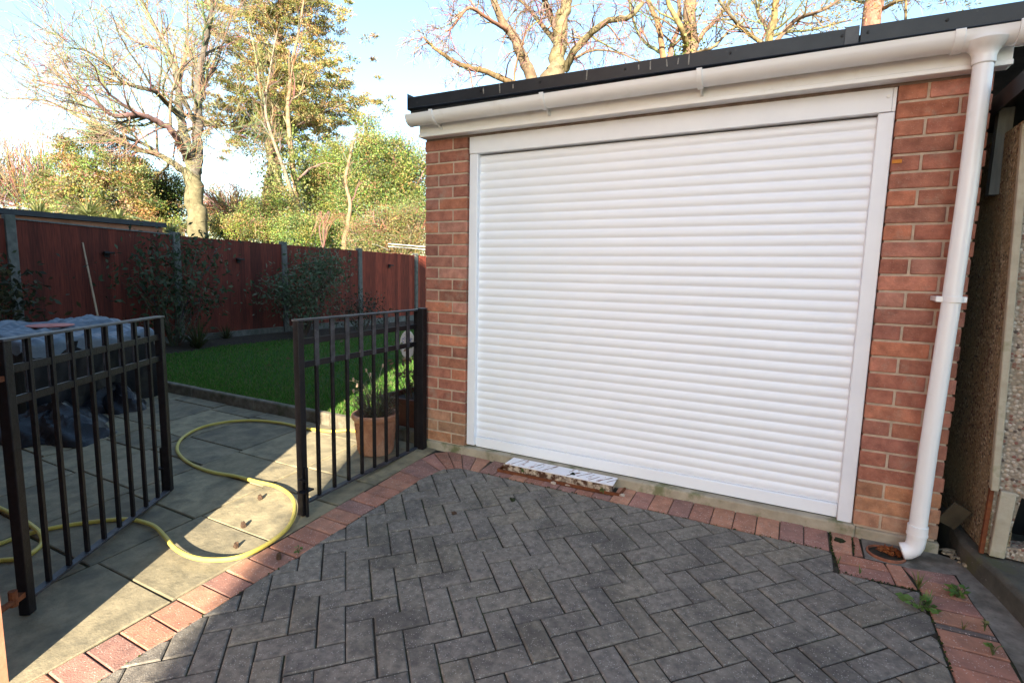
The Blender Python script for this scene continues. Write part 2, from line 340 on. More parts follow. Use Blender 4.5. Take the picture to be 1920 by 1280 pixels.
fan = [((-2.118,-.52),(-1.926,-.522)),((-2.12,-.41),(-1.922,-.44)),((-2.122,-.30),(-1.908,-.36)),((-2.12,-.19),(-1.893,-.29)),((-2.10,-.075),(-1.868,-.252)),((-2.03,-.012),(-1.83,-.222)),((-1.92,-.004),(-1.78,-.203)),((-1.80,-.004),(-1.73,-.2)),((-1.69,-.004),(-1.665,-.2))]
for (o0, i0), (o1, i1) in zip(fan, fan[1:]): red([o0, o1, i1, i0])
x = -1.665
while x < .23:
    x1 = min(x+.1055, .239)
    if -1.60 < x+.05 < -.79: red([(x,-.134),(x1,-.134),(x1,-.2),(x,-.2)])
    else: red([(x,-.004),(x1,-.004),(x1,-.2),(x,-.2)])
    x = x1
red([(.241,-.005),(.335,-.006),(.325,-.196),(.243,-.198)]); red([(.337,-.01),(.363,-.013),(.366,-.186),(.329,-.194)])
red([(.248,-.205),(.44,-.203),(.455,-.272),(.258,-.289)]); red([(.258,-.291),(.455,-.274),(.462,-.362),(.263,-.373)])
red([(.444,-.205),(.505,-.198),(.537,-.36),(.465,-.364)])
Ls = [(.507,-.198),(.540,-.285),(.545,-.376),(.551,-.472),(.553,-.562)]; Rs = [(.695,-.172),(.703,-.261),(.712,-.374),(.727,-.461),(.733,-.556)]
for i in range(4): red([Ls[i], Rs[i], Rs[i+1], Ls[i+1]])
red([(.553,-.564),(.733,-.558),(.735,-.586),(.553,-.594)], col=(.13,.11,.10))
y = -.596
while y > -5.2: red([(.553,y),(.738-.008*y*.2,y+.006),(.742-.008*y*.2,y-.09),(.556,y-.097)]); y -= .099
RB.build('red_block_border', MAT['redblock'], drive, ang=20)
# smooth concrete round the gully and along the right edge
mb = MB(); e = [(.37,-.006),(.662,-.006),(.735,-.035),(.79,-.06),(.83,-.13),(.848,-.25),(.86,-.42),(.87,-.8),(.9,-1.6),(.9,-5.2),(.75,-5.2),(.748,-.7),(.735,-.556),(.728,-.461),(.713,-.374),(.704,-.261),(.697,-.168),(.506,-.196),(.44,-.2),(.368,-.19)]
def ring(cx, cy, r, n=28): return [(cx+r*math.cos(2*math.pi*k/n), cy+r*math.sin(2*math.pi*k/n)) for k in range(n)]
GX, GY, GR = .458, -.116, .078
# build as strips around the round gully hole
hole = ring(GX, GY, GR, 28)
def outer(ang):
    dx, dy = math.cos(ang), math.sin(ang); t = 9
    for a, b, c in ((1,0,.60),(-1,0,-.371),(0,1,-.006),(.0,-1,.199)):
        den = a*dx+b*dy
        if den > 1e-6: t = min(t, (c-(a*GX+b*GY))/den)
    return (GX+dx*t, GY+dy*t)
angs = sorted(set([2*math.pi*k/28 for k in range(28)]+[math.atan2(yy-GY, xx-GX) % (2*math.pi) for xx, yy in ((.60,-.006),(.371,-.006),(.371,-.199),(.60,-.199))]))
vs = []; fs = []
for k, a in enumerate(angs):
    h = (GX+GR*math.cos(a), GY+GR*math.sin(a)); o_ = outer(a); vs += [(h[0], h[1], gz(h[1])-.001), (o_[0], o_[1], gz(o_[1])-.002)]
n_ = len(angs)
for k in range(n_): j = (k+1) % n_; fs.append((2*k, 2*k+1, 2*j+1, 2*j))
mb.add(vs, fs)
mb.add([(x_, y_, gz(y_)-.002) for x_, y_ in [(.60,-.006),(.60,-.199),(.70,-.168),(.704,-.261),(.713,-.374),(.728,-.461),(.735,-.556),(.748,-.7),(.75,-5.2),(.9,-5.2),(.9,-1.6),(.87,-.8),(.86,-.42),(.848,-.25),(.83,-.13),(.79,-.06),(.735,-.035),(.662,-.006)]], [tuple(range(18))])
tag(mb.build('concrete_apron', MAT['concrete']), kind='structure')
# garden paving: stone slabs left of the red border
mb = MB(); mb.prism([(-9,-2.26),(-2.118,-2.26),(-2.118,.02),(-9,.02)], lambda x, y: gz(y)-.2, lambda x, y: gz(y)-.011)
patio = tag(mb.build('patio', MAT['joint']), kind='structure')
mb = MB(); spal = [(.235,.205,.14),(.21,.185,.13),(.255,.222,.15),(.225,.197,.14),(.195,.172,.122)]
xs = [-2.128,-2.69,-3.33,-3.93,-4.45,-5.05,-5.65,-6.25,-6.85,-7.45,-8.05,-8.6]; rows = [.012,-.115,-.64,-.925,-1.335,-1.815,-2.33,-2.9]
for i in range(len(xs)-1):
    x1, x0 = xs[i], xs[i+1]; off = .0 if i % 2 == 0 else .035
    for j in range(len(rows)-1):
        y1, y0 = rows[j]-(off if j else 0), rows[j+1]-(off if j < len(rows)-2 else 0)
        if y0 < -2.3 and False: continue
        gg = .006; jj = [random.uniform(-.004,.004) for _ in range(8)]
        P = [(x0+gg+jj[0],y0+gg+jj[1]),(x1-gg+jj[2],y0+gg+jj[3]),(x1-gg+jj[4],y1-gg+jj[5]),(x0+gg+jj[6],y1-gg+jj[7])]
        if i == 0: P[1] = (-2.124, P[1][1]); P[2] = (-2.124, P[2][1])
        if y0 < -2.26: P[0] = (P[0][0], max(P[0][1], -2.9))
        dz = random.uniform(-.003,.003); tx = random.uniform(-.005,.005); k = random.uniform(.88,1.12); cx = (x0+x1)/2
        mb.slabtop(P, (lambda x, y, dz=dz, tx=tx, cx=cx: gz(y)+dz+tx*(x-cx)), -.04, .004, tuple(e_*k for e_ in random.choice(spal)))
mb.build('paving_slabs', MAT['slab'], patio, ang=20)
# kerb, lawn, bed
mb = MB(); x = -2.30
while x > -8.2:
    l_ = .9; mb.box((x-l_+.006,.022,-.1),(x,.085+random.uniform(-.004,.004),.088+random.uniform(-.004,.004))); x -= l_
tag(mb.build('lawn_kerb', MAT['kerb'], bevel=.012), kind='structure')
mb = MB(); nx, ny = 24, 40
LX0, LX1, LY0, LY1 = -8.36, -2.24, .088, 10.5
for i in range(nx+1):
    for j in range(ny+1):
        x = LX0+(LX1-LX0)*i/nx; y = LY0+(LY1-LY0)*j/ny; mb.v.append((x, y, .045-.009*y+.008*math.sin(x*2.1)*math.cos(y*1.7))); mb.c.append((1,1,1))
for i in range(nx):
    for j in range(ny): k = i*(ny+1)+j; mb.f.append((k, k+ny+1, k+ny+2, k+1))
tag(mb.build('lawn', MAT['lawn']), kind='structure')
def lawnz(x, y): return .045-.009*y+.008*np.sin(x*2.1)*np.cos(y*1.7)
def bedx(y): return -7.55+.12*np.sin(y*1.9)+.05*np.sin(y*5.3)
mb = MB(); prev = None
for j in range(41):
    y = .09+10.3*j/40; xe = float(bedx(y)); row = [(-8.34, y, float(lawnz(-8.34, y))+.05), (-7.95, y, float(lawnz(-7.9, y))+.075), (xe, y, float(lawnz(xe, y))+.006)]
    mb.v += row; mb.c += [(1,1,1)]*3
    if j:
        k = 3*j; mb.f += [(k-3,k-2,k+1,k),(k-2,k-1,k+2,k+1)]
tag(mb.build('flower_bed', MAT['soil']), kind='structure')
N = 150000; yy = .09+10.2*RNG.random(N)**1.9; xx = -2.26-5.9*RNG.random(N); ok = xx > bedx(yy); xx = xx[ok]; yy = yy[ok]; N = len(xx)
h = RNG.uniform(.022,.046,N)*(1+.04*yy); C = np.stack([xx, yy, lawnz(xx, yy)+h*.42], 1); d = RNG.normal(size=(N,3))*.42; d[:,2] = 1
tag(leaves('grass', MAT['grass'], C, h*1.25, None, .13, pick(N, (.05,.165,.014),(.075,.21,.022),(.04,.13,.014),(.11,.20,.035),(.15,.16,.06)), dirs=d), kind='stuff')

# ================================================================== GARAGE
gar = thing('garage', 'red brick garage with a white roller door and white gutter', 'garage', (-.79, 0, 0))
bp = [(.36,.145,.10),(.42,.175,.12),(.29,.12,.09),(.39,.17,.125),(.30,.125,.085),(.45,.175,.105),(.38,.175,.125),(.42,.20,.15),(.33,.13,.09),(.40,.165,.105)]
Z0, CH = .047, .075
def brickrun(mb, x0, x1, k, first, y0=0.0, dep=.10, z0=Z0):
    x = x0; w_ = first
    while x < x1-.01:
        xe = min(x+w_, x1); q = random.uniform(.82,1.18); c = [e_*q for e_ in random.choice(bp)]
        if k < 3: c = [c[0]*.86+.05, c[1]*.95+.045, c[2]*.9+.02]
        a = random.uniform(-.0016,.0016); mb.box((x+.0, y0+a, z0+k*CH+.010), (xe-.010 if xe < x1 else xe, y0+dep, z0+(k+1)*CH), tuple(c)); x = xe; w_ = .225
wall = MB(); mor = MB()
for k in range(27):
    j = random.uniform(-.003,.003)
    if k % 2: brickrun(wall, -2.232+j, -1.902, k, .1125)
    else: brickrun(wall, -2.232+j, -1.902, k, .225)
    j = random.uniform(-.004,.004)
    if k % 2: brickrun(wall, .334, .657+j, k, .225)
    else: brickrun(wall, .334, .657+j, k, .1125)
def wside(x0, x1, flip):                                    # side wall courses run back in y
    for k in range(27):
        y = .102; w_ = .215 if (k % 2) ^ flip else .1025; 
        while y < 5.2:
            ye = min(y+w_, 5.2); q = random.uniform(.82,1.15); a = random.uniform(-.002,.002)
            wall.box((x0+a, y+.010, Z0+k*CH+.010), (x1+a, ye, Z0+(k+1)*CH), tuple(e_*q for e_ in random.choice(bp))); y = ye; w_ = .225
wside(-2.232, -2.13, 0); wside(.555, .657, 1)
bw = wall.build('brick_wall', MAT['brick'], gar, bevel=.004, seg=2)
mor.box((-2.226,.005,Z0),(-1.908,.098,Z0+27*CH)); mor.box((.339,.005,Z0),(.65,.098,Z0+27*CH)); mor.box((-2.226,.099,Z0),(-2.136,5.19,Z0+27*CH)); mor.box((.561,.099,Z0),(.65,5.19,Z0+27*CH)); mor.box((-2.13,5.08,Z0),(.555,5.19,Z0+27*CH))
mor.build('mortar', MAT['mortar'], bw)
mb = MB(); mb.box((-2.25,-.012,-.2),(.345,.10,.052)); mb.box((.345,-.011,-.2),(.668,.10,.046)); mb.box((-2.25,.10,-.2),(-2.12,5.2,.045)); mb.box((.55,.10,-.2),(.668,5.2,.045))
mb.build('plinth', MAT['plinth'], gar, bevel=.008)
mb = MB(); mb.box((-2.12,.10,-.2),(.55,5.2,.02)); mb.build('floor_slab', MAT['concrete'], gar)
orange = MB(); orange.box((.336,-.003,1.742),(.372,.004,1.757)); orange.build('mortar_patch', mat('orange_filler', (.55,.2,.02), (.6,.24,.03), 30, .7), bw)
# door
FY = .018
mb = MB(); mb.box((-1.897,FY,.066),(-1.836,FY+.06,1.968)); mb.build('guide_rail', MAT['frame'], gar, bevel=.004)
mb = MB(); mb.box((.268,FY,.045),(.331,FY+.06,1.968)); mb.build('guide_rail', MAT['frame'], gar, bevel=.004)
mb = MB(); mb.box((-1.897,FY-.004,1.9695),(.316,FY+.1,2.092)); hd = mb.build('header_box', MAT['frame'], gar, bevel=.003)
mb = MB(); mb.box((.3165,FY,1.9695),(.331,FY+.1,2.092)); mb.build('end_cap', MAT['frame'], hd, bevel=.002)
mb = MB(); mb.tube([(.30,FY-.009,2.035),(.30,FY,2.035)], .008, 10); mb.build('screw', MAT['upvc'], hd)
mb = MB(); prof = []; zb, zt, n_s = .125, 1.962, 35; pit = (zt-zb)/n_s; DY = FY+.030
for k in range(n_s):
    for t in (0,.05,.12,.22,.34,.46,.58,.70,.80,.88,.94):
        if t == 0: yv = .0058
        elif t < .06: yv = .006
        elif t > .93: yv = .0060
        else: yv = .0055-.0060*math.sin(math.pi*((t-.05)/.9))**.8
        prof.append((yv, zb+pit*(k+t)))
prof.append((.008, zt)); vs = []; fs = []
XN = 15
for i, (yv, z) in enumerate(prof):
    for k in range(XN):
        x = -1.8375+(.2695+1.8375)*k/(XN-1); vs.append((x, DY+yv+.0012*math.sin(x*2.3+z*3), z))
for i in range(len(prof)-1):
    for k in range(XN-1): a = i*XN+k; fs.append((a, a+1, a+XN+1, a+XN))
mb.add(vs, fs); mb.build('slat_curtain', MAT['door'], gar, ang=60)
mb = MB(); mb.box((-1.8355,DY-.009,.056),(.2675,DY+.012,.1235)); mb.build('bottom_slat', MAT['door'], gar, bevel=.004)
mb = MB(); mb.box((-1.8355,DY-.004,.046),(.2675,DY+.010,.0555)); mb.build('rubber_seal', MAT['dark'], gar)
# white fascia board, black roof trim, roof
mb = MB(); mb.box((-2.236,-.060,2.084),(.690,.0055,2.21)); fb = mb.build('fascia_board', MAT['upvc'], gar, bevel=.003)
mb = MB(); mb.box((-2.238,-.068,2.083),(.692,-.0605,2.104)); mb.build('drip_bead', MAT['upvc'], fb, bevel=.003)
mb = MB(); mb.box((-2.229,.006,2.0722),(.655,.0975,2.2105)); mb.box((-2.229,.0977,2.0722),(-2.13,5.19,2.2105)); mb.box((.56,.0977,2.0722),(.655,5.19,2.2105)); mb.build('wall_plate', mat('grey_weathered_trim', (.16,.12,.10), (.25,.2,.17), 12, .9), gar)
def ztop(x): return 2.331-.0095*(x+2.29)
mb = MB()
def trim(x0, x1, y0, y1, z0, z1):
    mb.add([(x0,y0,z0+ztop(x0)),(x1,y0,z0+ztop(x1)),(x1,y1,z0+ztop(x1)),(x0,y1,z0+ztop(x0)),(x0,y0,z1+ztop(x0)),(x1,y0,z1+ztop(x1)),(x1,y1,z1+ztop(x1)),(x0,y1,z1+ztop(x0))],
           [(0,3,2,1),(4,5,6,7),(0,1,5,4),(1,2,6,5),(2,3,7,6),(3,0,4,7)])
trim(-2.292,.159,-.100,-.085,-.074,0); trim(.163,1.02,-.100,-.085,-.074,0); trim(-2.290,1.0,-.115,-.086,-.076,-.070)
bt = mb.build('roof_trim', MAT['felt'], gar, bevel=.003)
mb = MB(); trim(-2.288,1.0,-.083,-.0605,-.122,-.03); mb.build('drip_flashing', MAT['felt2'], bt)
mb = MB(); mb.add([(-2.296,-.108,2.252),(-2.292,-.086,2.252),(-2.292,1.0,2.26),(-2.296,1.0,2.26),(-2.296,-.108,2.352),(-2.292,-.086,2.336),(-2.292,1.0,2.36),(-2.296,1.0,2.36)],[(0,3,2,1),(4,5,6,7),(0,1,5,4),(1,2,6,5),(2,3,7,6),(3,0,4,7)]); mb.build('corner_piece', MAT['felt'], bt)
mb = MB(); trim(.105,.158,-.106,-.1005,-.077,.004); mb.build('joint_cover', MAT['grey'], bt, bevel=.002)
for x in (-1.75,-1.36,-.87,-.36,.095,.19,.46):
    mb = MB(); mb.tube([(x,-.105,ztop(x)-.028),(x,-.099,ztop(x)-.028)], .006, 8); mb.build('screw', MAT['dark'], bt)
mb = MB(); mb.box((-2.285,-.058,2.211),(.9,5.4,2.255)); mb.build('roof', MAT['roof'], gar)
droppings = MB()
for x, s_ in ((-1.73,.03),(-1.62,.045),(-1.53,.02),(-1.08,.04),(-.8,.02),(-.74,.035),(-.66,.03),(-.6,.025),(-.55,.04)):
    zc = ztop(x)-.03; droppings.bar((x,-.1012,zc+s_*.6),(x+random.uniform(-.006,.006),-.1012,zc-s_*.6), .006, .0012, upv=(0,-1,0))
tag(droppings.build('lichen_streaks', mat('pale_lichen', (.16,.15,.13), (.32,.3,.27), 60, .9), bt), kind='stuff')
# gutter
GYC, GZC, GRR = -.118, 2.197, .056
def halfpipe(x0, x1, r, th=.003, zlip=.006, n=14, dz=0.0):
    m_ = MB(); ring_ = []
    A = [math.pi+math.pi*k/n for k in range(n+1)]
    o_ = [(GYC+r*math.cos(a), GZC+dz+r*math.sin(a)) for a in A]; i_ = [(GYC+(r-th)*math.cos(a), GZC+dz+(r-th)*math.sin(a)) for a in A]
    o_ = [(o_[0][0]-.002, o_[0][1]+zlip)]+o_+[(o_[-1][0], o_[-1][1]+zlip)]; i_ = [(i_[0][0], i_[0][1]+zlip)]+i_+[(i_[-1][0], i_[-1][1]+zlip)]
    sec = o_+i_[::-1]; L_ = len(sec); vs = [(x, yv, zv) for x in (x0, x1) for yv, zv in sec]
    m_.add(vs, [(k, (k+1)%L_, L_+(k+1)%L_, L_+k) for k in range(L_)]+[tuple(range(L_))[::-1], tuple(range(L_, 2*L_))]); return m_
gut = halfpipe(-2.258, .50, GRR).build('gutter', MAT['upvc'], gar, ang=30)
m_ = halfpipe(-2.262,-2.2585, GRR+.002); A = [math.pi+math.pi*k/14 for k in range(15)]
m_.add([(-2.2605, GYC+.05*math.cos(a), GZC+.05*math.sin(a)) for a in A]+[(-2.2605, GYC+.05*math.cos(a), GZC+.05*math.sin(a)+(.0)) for a in A[:0]], [tuple(range(15))]); m_.build('end_cap', MAT['upvc'], gut)
for px, py in ((812,232),(1018,198),(1312,150)):
    x = ony(px, py, -.15).x
    m_ = halfpipe(x-.013, x+.013, GRR+.008, .007, .012); m_.box((x-.008,-.0695,2.115),(x+.008,-.061,2.2)); m_.bar((x,-.072,2.120),(x,GYC+.02,GZC-GRR-.002), .010, .012); m_.build('bracket', MAT['upvc'], gut, bevel=.0015)
m_ = halfpipe(.478,.512, GRR+.006, .005, .010); m_.build('union_clip', MAT['upvc'], gut, bevel=.002)
m_ = halfpipe(.512,.672, GRR+.003, .004, .004); m_.build('running_outlet', MAT['upvc'], gut)
m_ = halfpipe(.672,.708, GRR+.008, .005, .012); m_.build('union_clip', MAT['upvc'], gut, bevel=.002)
PX = .588
mb = MB(); prof = [(.075,-.035),(.066,-.05),(.052,-.062),(.042,-.075),(.0385,-.09),(.0385,-.115),(.036,-.118)]
mb.lathe([(r, z) for r, z in prof], (PX,GYC,GZC), 28); mb.build('outlet_funnel', MAT['upvc'], gut)
xb = .561
mb = MB(); mb.tube([(PX,GYC,GZC-.105),(PX-.0005,GYC,1.6),((PX+xb)/2+.006,GYC,1.15),(xb+.004,GYC,.5),(xb,GYC,.135)], .0335, 28); dp = mb.build('downpipe', MAT['upvc'], gar)
cl = xb+.023
mb = MB(); mb.tube([(cl,GYC,1.140),(cl,GYC,1.166)], .0375, 28); mb.box((cl-.055,GYC-.006,1.143),(cl-.03,-.001,1.163)); mb.box((cl-.058,GYC-.012,1.141),(cl+.045,GYC+.012,1.165)); mb.build('pipe_clip', MAT['upvc'], dp, bevel=.002)
mb = MB(); mb.tube([(xb,GYC,.155),(xb,GYC,.118),(xb,GYC,.117),(xb,GYC,.085)], [.0385,.0385,.036,.036], 28); mb.tube([(xb,GYC,.118),(xb,GYC,.110)], .040, 28)
mb.tube([(xb,GYC,.09),(xb-.002,GYC,.065),(xb-.010,GYC-.002,.045),(xb-.026,GYC-.004,.032),(xb-.048,GYC-.005,.024)], [.0355,.036,.036,.0365,.037], 24, cap=False); mb.build('shoe', MAT['upvc'], dp)

# ================================================================== neighbour's pebbledash garage
nb = thing('pebbledash_garage', 'weathered pebbledash garage beside the downpipe with a broken corner panel', 'garage', (.8, -.1, .08))
mb = MB(); mb.prism([(.742,.9),(.742,-.035),(.768,-.16),(.80,-.26),(.835,-.43),(.885,-.85),(.95,-1.5),(3.4,-1.5),(3.4,.9)], -.3, lambda x, y: .085+.05*(y+.1) if y < -.1 else .085)
mb.build('concrete_base', MAT['base'], nb, bevel=.02)
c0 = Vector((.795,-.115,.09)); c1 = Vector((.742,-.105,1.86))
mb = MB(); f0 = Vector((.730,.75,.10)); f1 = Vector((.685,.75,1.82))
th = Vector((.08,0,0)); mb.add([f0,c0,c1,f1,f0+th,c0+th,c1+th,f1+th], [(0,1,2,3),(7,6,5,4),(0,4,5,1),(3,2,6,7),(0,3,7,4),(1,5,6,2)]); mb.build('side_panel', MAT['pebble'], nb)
# front panel with a broken hole at its foot
fx = Vector((1,-.13,0)).normalized(); fz = (c1-c0).normalized(); o_ = c0+fx*.012
def fp(s_, z_): return o_+fx*s_+fz*z_
hole_ = [(.052,.045),(.098,.052),(.15,.10),(.215,.165),(.25,.235),(.205,.252),(.135,.262),(.085,.267),(.075,.2),(.064,.12)]
outer_ = [(.0,.0),(1.2,.0),(1.2,1.77),(.0,1.77)]
mb = MB(); back = Vector((.03,.09,0))
idx = hole_; P2 = [fp(*q) for q in outer_]+[fp(*q) for q in hole_]; nP = len(P2); H0 = 4; nh = len(hole_)
fs = [(0,1,H0+1,H0),(1,H0+4,H0+3,H0+2,H0+1),(1,2,H0+6,H0+5,H0+4),(2,3,H0+7,H0+6),(3,0,H0,H0+9,H0+8,H0+7)]
vs = P2+[q+back for q in P2]
fs += [tuple(nP+i for i in f[::-1]) for f in fs]+[(H0+i, H0+(i+1)%nh, nP+H0+(i+1)%nh, nP+H0+i) for i in range(nh)]+[(i,(i+1)%4,nP+(i+1)%4,nP+i) for i in range(4)]
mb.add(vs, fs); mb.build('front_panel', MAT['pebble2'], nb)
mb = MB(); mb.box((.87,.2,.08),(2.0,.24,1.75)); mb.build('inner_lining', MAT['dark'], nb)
mb = MB(); mb.bar(c0+Vector((.0,-.008,.28)), c1+Vector((.0,-.008,-.02)), .026, .03, upv=(0,-1,0)); mb.build('corner_strip', MAT['trimc'], nb, bevel=.004)
mb = MB(); mb.bar(fp(.022,.0)+Vector((0,-.012,0)), fp(.040,.285)+Vector((0,-.012,0)), .05, .022, upv=(0,-1,0)); mb.build('corner_post', MAT['trimc'], nb, bevel=.004)
mb = MB(); mb.bar(c0+Vector((-.012,-.004,.0)), c0+Vector((-.006,-.004,.3)), .014, .02, upv=(0,-1,0)); mb.build('rusted_edge', MAT['rust'], nb)
mb = MB(); mb.box((.702,.08,1.60),(.752,.13,1.97)); mb.build('eaves_post', MAT['greywood'], nb); mb = MB(); mb.box((.757,.55,1.6),(.80,.6,1.97)); mb.build('eaves_post', MAT['greywood'], nb)
mb = MB(); mb.box((.690,-.42,1.955),(3.2,.95,2.0)); mb.box((.682,-.43,1.93),(.690,.95,2.005)); mb.build('roof', MAT['dark'], nb)
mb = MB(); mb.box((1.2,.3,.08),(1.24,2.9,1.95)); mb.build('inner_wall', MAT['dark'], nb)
mb = MB(); a = at(1784,960,3.42); mb.bar(ony(1772,982,.03), ony(1806,950,.01), .075, .016, upv=(.2,-1,.3)); tag(mb.build('broken_board', MAT['wood'], bevel=.003), 'dark broken board wedged in the gap beside the brick pier', 'board')
mb = MB()
for k in range(60):
    t = random.random(); p_ = Vector((.69+.14*t+random.uniform(-.02,.02), .04-.16*t+random.uniform(-.03,.03), 0)); r_ = random.uniform(.004,.016)
    q = random.uniform(.3,1); mb.blob((p_.x, p_.y, gz(p_.y)+r_*.4), (r_, r_*.9, r_*.6), 6, .3, (q, q*.95, q*.85))
tag(mb.build('rubble', mat('mortar_rubble', (.25,.21,.15), (.55,.5,.4), 30, .9, attr=True)), kind='stuff')

# ================================================================== houses behind the camera that shade the yard
def house(name, label, x0, x1, y0, y1, eave, ridge, zb=-.4, wins=()):
    t = thing(name, label, 'house', (x0, y1, zb))
    mb = MB(); mb.box((x0,y0,zb),(x1,y1,eave)); yc = (y0+y1)/2
    mb.add([(x0,y0,eave),(x0,y1,eave),(x0,yc,ridge),(x1,y0,eave),(x1,y1,eave),(x1,yc,ridge)], [(0,1,2),(5,4,3)]); mb.build('wall', MAT['drybrick'], t)
    mb = MB(); dz = (ridge-eave)/(y1-yc)
    for s_, ye in ((1, y1), (-1, y0)):
        a = [(x0-.0,ye+s_*.05,eave-dz*.05+.02),(x1+.0,ye+s_*.05,eave-dz*.05+.02),(x1+.0,yc,ridge+.02),(x0-.0,yc,ridge+.02)]
        mb.add(a+[(p_[0],p_[1],p_[2]+.09) for p_ in a], [(0,1,2,3),(7,6,5,4),(0,4,5,1),(1,5,6,2),(2,6,7,3),(3,7,4,0)])
    mb.build('roof', MAT['tile'], t)
    for wx, wz, ww, wh in wins:
        mb = MB(); mb.box((wx,y1+.003,wz),(wx+ww,y1+.03,wz+wh)); f = mb.build('window', MAT['frame'], t)
        for i in (0,1):
            mb = MB(); mb.box((wx+.06+i*ww/2,y1+.031,wz+.06),(wx+ww/2-.06+i*ww/2,y1+.034,wz+wh-.06)); mb.build('pane', MAT['glass'], f)
    return t
house('brick_house', 'sunlit brick house corner at the edge of the photo beside the left gate leaf', -9.6, -2.18, -9.0, -2.30, 5.1, 6.9, wins=((-5.2,2.9,1.6,1.2),(-8.6,2.9,1.6,1.2),(-5.4,.6,1.8,1.3),(-8.7,.6,1.8,1.3)))
hb = house('neighbouring_house', 'brick house across the drive behind the photographer, shading the garage', 3.40, 13.5, -20, -13.0, 7.4, 8.0, wins=((4.6,3.9,1.6,1.2),(8.6,3.9,1.6,1.2),(4.6,.6,1.8,1.3),(8.6,.6,1.8,1.3)))
hb.rotation_euler.z = R(34)

# ================================================================== gates
def gate(label, A, B, zt, zb_a, zb_b, zrail, free, loc):
    """A hinge end, B free end (x, y)"""
    t = thing('iron_gate', label, 'gate', loc, 'pair of black iron gate leaves')
    A = Vector((*A, 0)); B = Vector((*B, 0)); d = (B-A).normalized(); L = (B-A).length; n_ = Vector((-d.y, d.x, 0))
    def P(s_, z): return A+d*s_+Vector((0,0,z))
    for s_, zb in ((.02, zb_a), (L-.02, zb_b)):
        mb = MB(); mb.bar(P(s_, zb), P(s_, zt-.008), .038, .038, upv=d); mb.build('stile', MAT['iron'], t, bevel=.003)
    mb = MB(); mb.bar(P(-.002, zt-.003), P(L+.002, zt-.003), .045, .010); mb.build('top_rail', MAT['irontop'], t, bevel=.002)
    for z in (zt-.115, zt-.235):
        mb = MB(); mb.bar(P(.035, z), P(L-.035, z), .012, .032); mb.build('rail', MAT['iron'], t, bevel=.002)
    mb = MB(); mb.bar(P(.035, zrail), P(L-.035, zrail), .034, .012); mb.build('bottom_rail', MAT['irontop'], t, bevel=.002)
    for i in range(8):
        s_ = .02+(L-.04)*(i+1)/9
        mb = MB(); mb.bar(P(s_, zrail+.005), P(s_, zt-.008)+n_*0, .017, .017, upv=d)
        b = mb.build('bar', MAT['iron'], t, bevel=.0015)
        mb = MB(); mb.bar(P(s_, zt-.25)+n_*.006, P(s_, zt-.009)+n_*.006, .030, .006, upv=n_); mb.build('flat_bar', MAT['irontop'], b)
    mb = MB(); z0 = zb_b+.14
    mb.tube([P(L-.02,z0+.12)+n_*.03,P(L-.02,zb_b-.012)+n_*.03], .008, 8); mb.bar(P(L-.05,z0)+n_*.03,P(L+.03,z0)+n_*.03,.04,.008); mb.bar(P(L-.02,z0+.05)+n_*.03,P(L+.05,z0+.085)+n_*.05,.012,.012); mb.build('drop_bolt', MAT['iron'], t)
    return t, P, n_, L
g1, P, n_, L = gate('right black iron gate leaf hinged on the brick pier in front of the terracotta pot', (-2.268,-.02), (-2.205,-1.105), .967, -.012, -.066, -.005, 1, (-2.268,-.02,-.01))
for z in (.06,.88):
    mb = MB(); mb.tube([P(-.035,z-.02),P(-.035,z+.03)], .012, 10); mb.bar(P(-.035,z),P(.01,z),.02,.014); mb.tube([P(-.035,z),P(-.06,z)+Vector((.03,0,0))], .008, 8); mb.build('hinge', MAT['rust'], g1)
t = thing('gate_post', 'black iron gate post fixed against the left brick pier', 'post', (-2.222,-.045,-.01))
mb = MB(); mb.bar((-2.222,-.045,-.02),(-2.222,-.045,.972),.045,.045,upv=(0,1,0)); mb.build('post', MAT['iron'], t, bevel=.003)
mb = MB(); mb.box((-2.246,-.069,.9725),(-2.198,-.021,.98)); mb.build('cap', MAT['irontop'], t)
g2, P, n_, L = gate('left black iron gate leaf in deep shade at the left edge, near the lying hose', (-2.525,-2.135), (-3.143,-1.233), .942, -.128, -.074, -.07, -1, (-2.525,-2.135,-.13))
for z in (-.04,.80):
    mb = MB(); mb.tube([P(-.04,z-.02),P(-.04,z+.04)], .014, 10); mb.bar(P(-.04,z),P(.02,z),.025,.02); mb.tube([P(-.04,z),P(-.16,z)], .011, 8); mb.build('hinge', MAT['rust'], g2)

# ================================================================== hose
def smooth(pts, n=8):
    out = []; P_ = [Vector(p) for p in pts]
    for i in range(len(P_)-1):
        p0, p1, p2, p3 = P_[max(i-1,0)], P_[i], P_[i+1], P_[min(i+2,len(P_)-1)]
        for k in range(n):
            t = k/n; out.append(.5*((2*p1)+(p2-p0)*t+(2*p0-5*p1+4*p2-p3)*t*t+(3*p1-p0-3*p2+p3)*t**3))
    out.append(P_[-1]); return out
hz = [(655,806,.012),(620,808,.012),(570,802,.012),(530,793,.012),(480,788,.012),(430,790,.012),(380,800,.012),(345,818,.012),(332,838,.012),(340,856,.012),(365,873,.012),(400,885,.013),(440,892,.018),(480,902,.025),(520,912,.03),(546,930,.03),(553,955,.026),(540,988,.022),(500,1020,.022),(450,1043,.028),(400,1049,.032),(358,1043,.035),(328,1027,.035),(308,1004,.03),(285,984,.022),(240,973,.014),(180,977,.012),(110,987,.012),(50,1001,.012),(-10,1022,.012),(-90,1050,.012),(-150,1080,.012)]
pts = [on(a, b, c) for a, b, c in hz]
e0 = pts[0]; pre = [e0+Vector((.40,.05,0)), e0+Vector((.18,.0,0))]
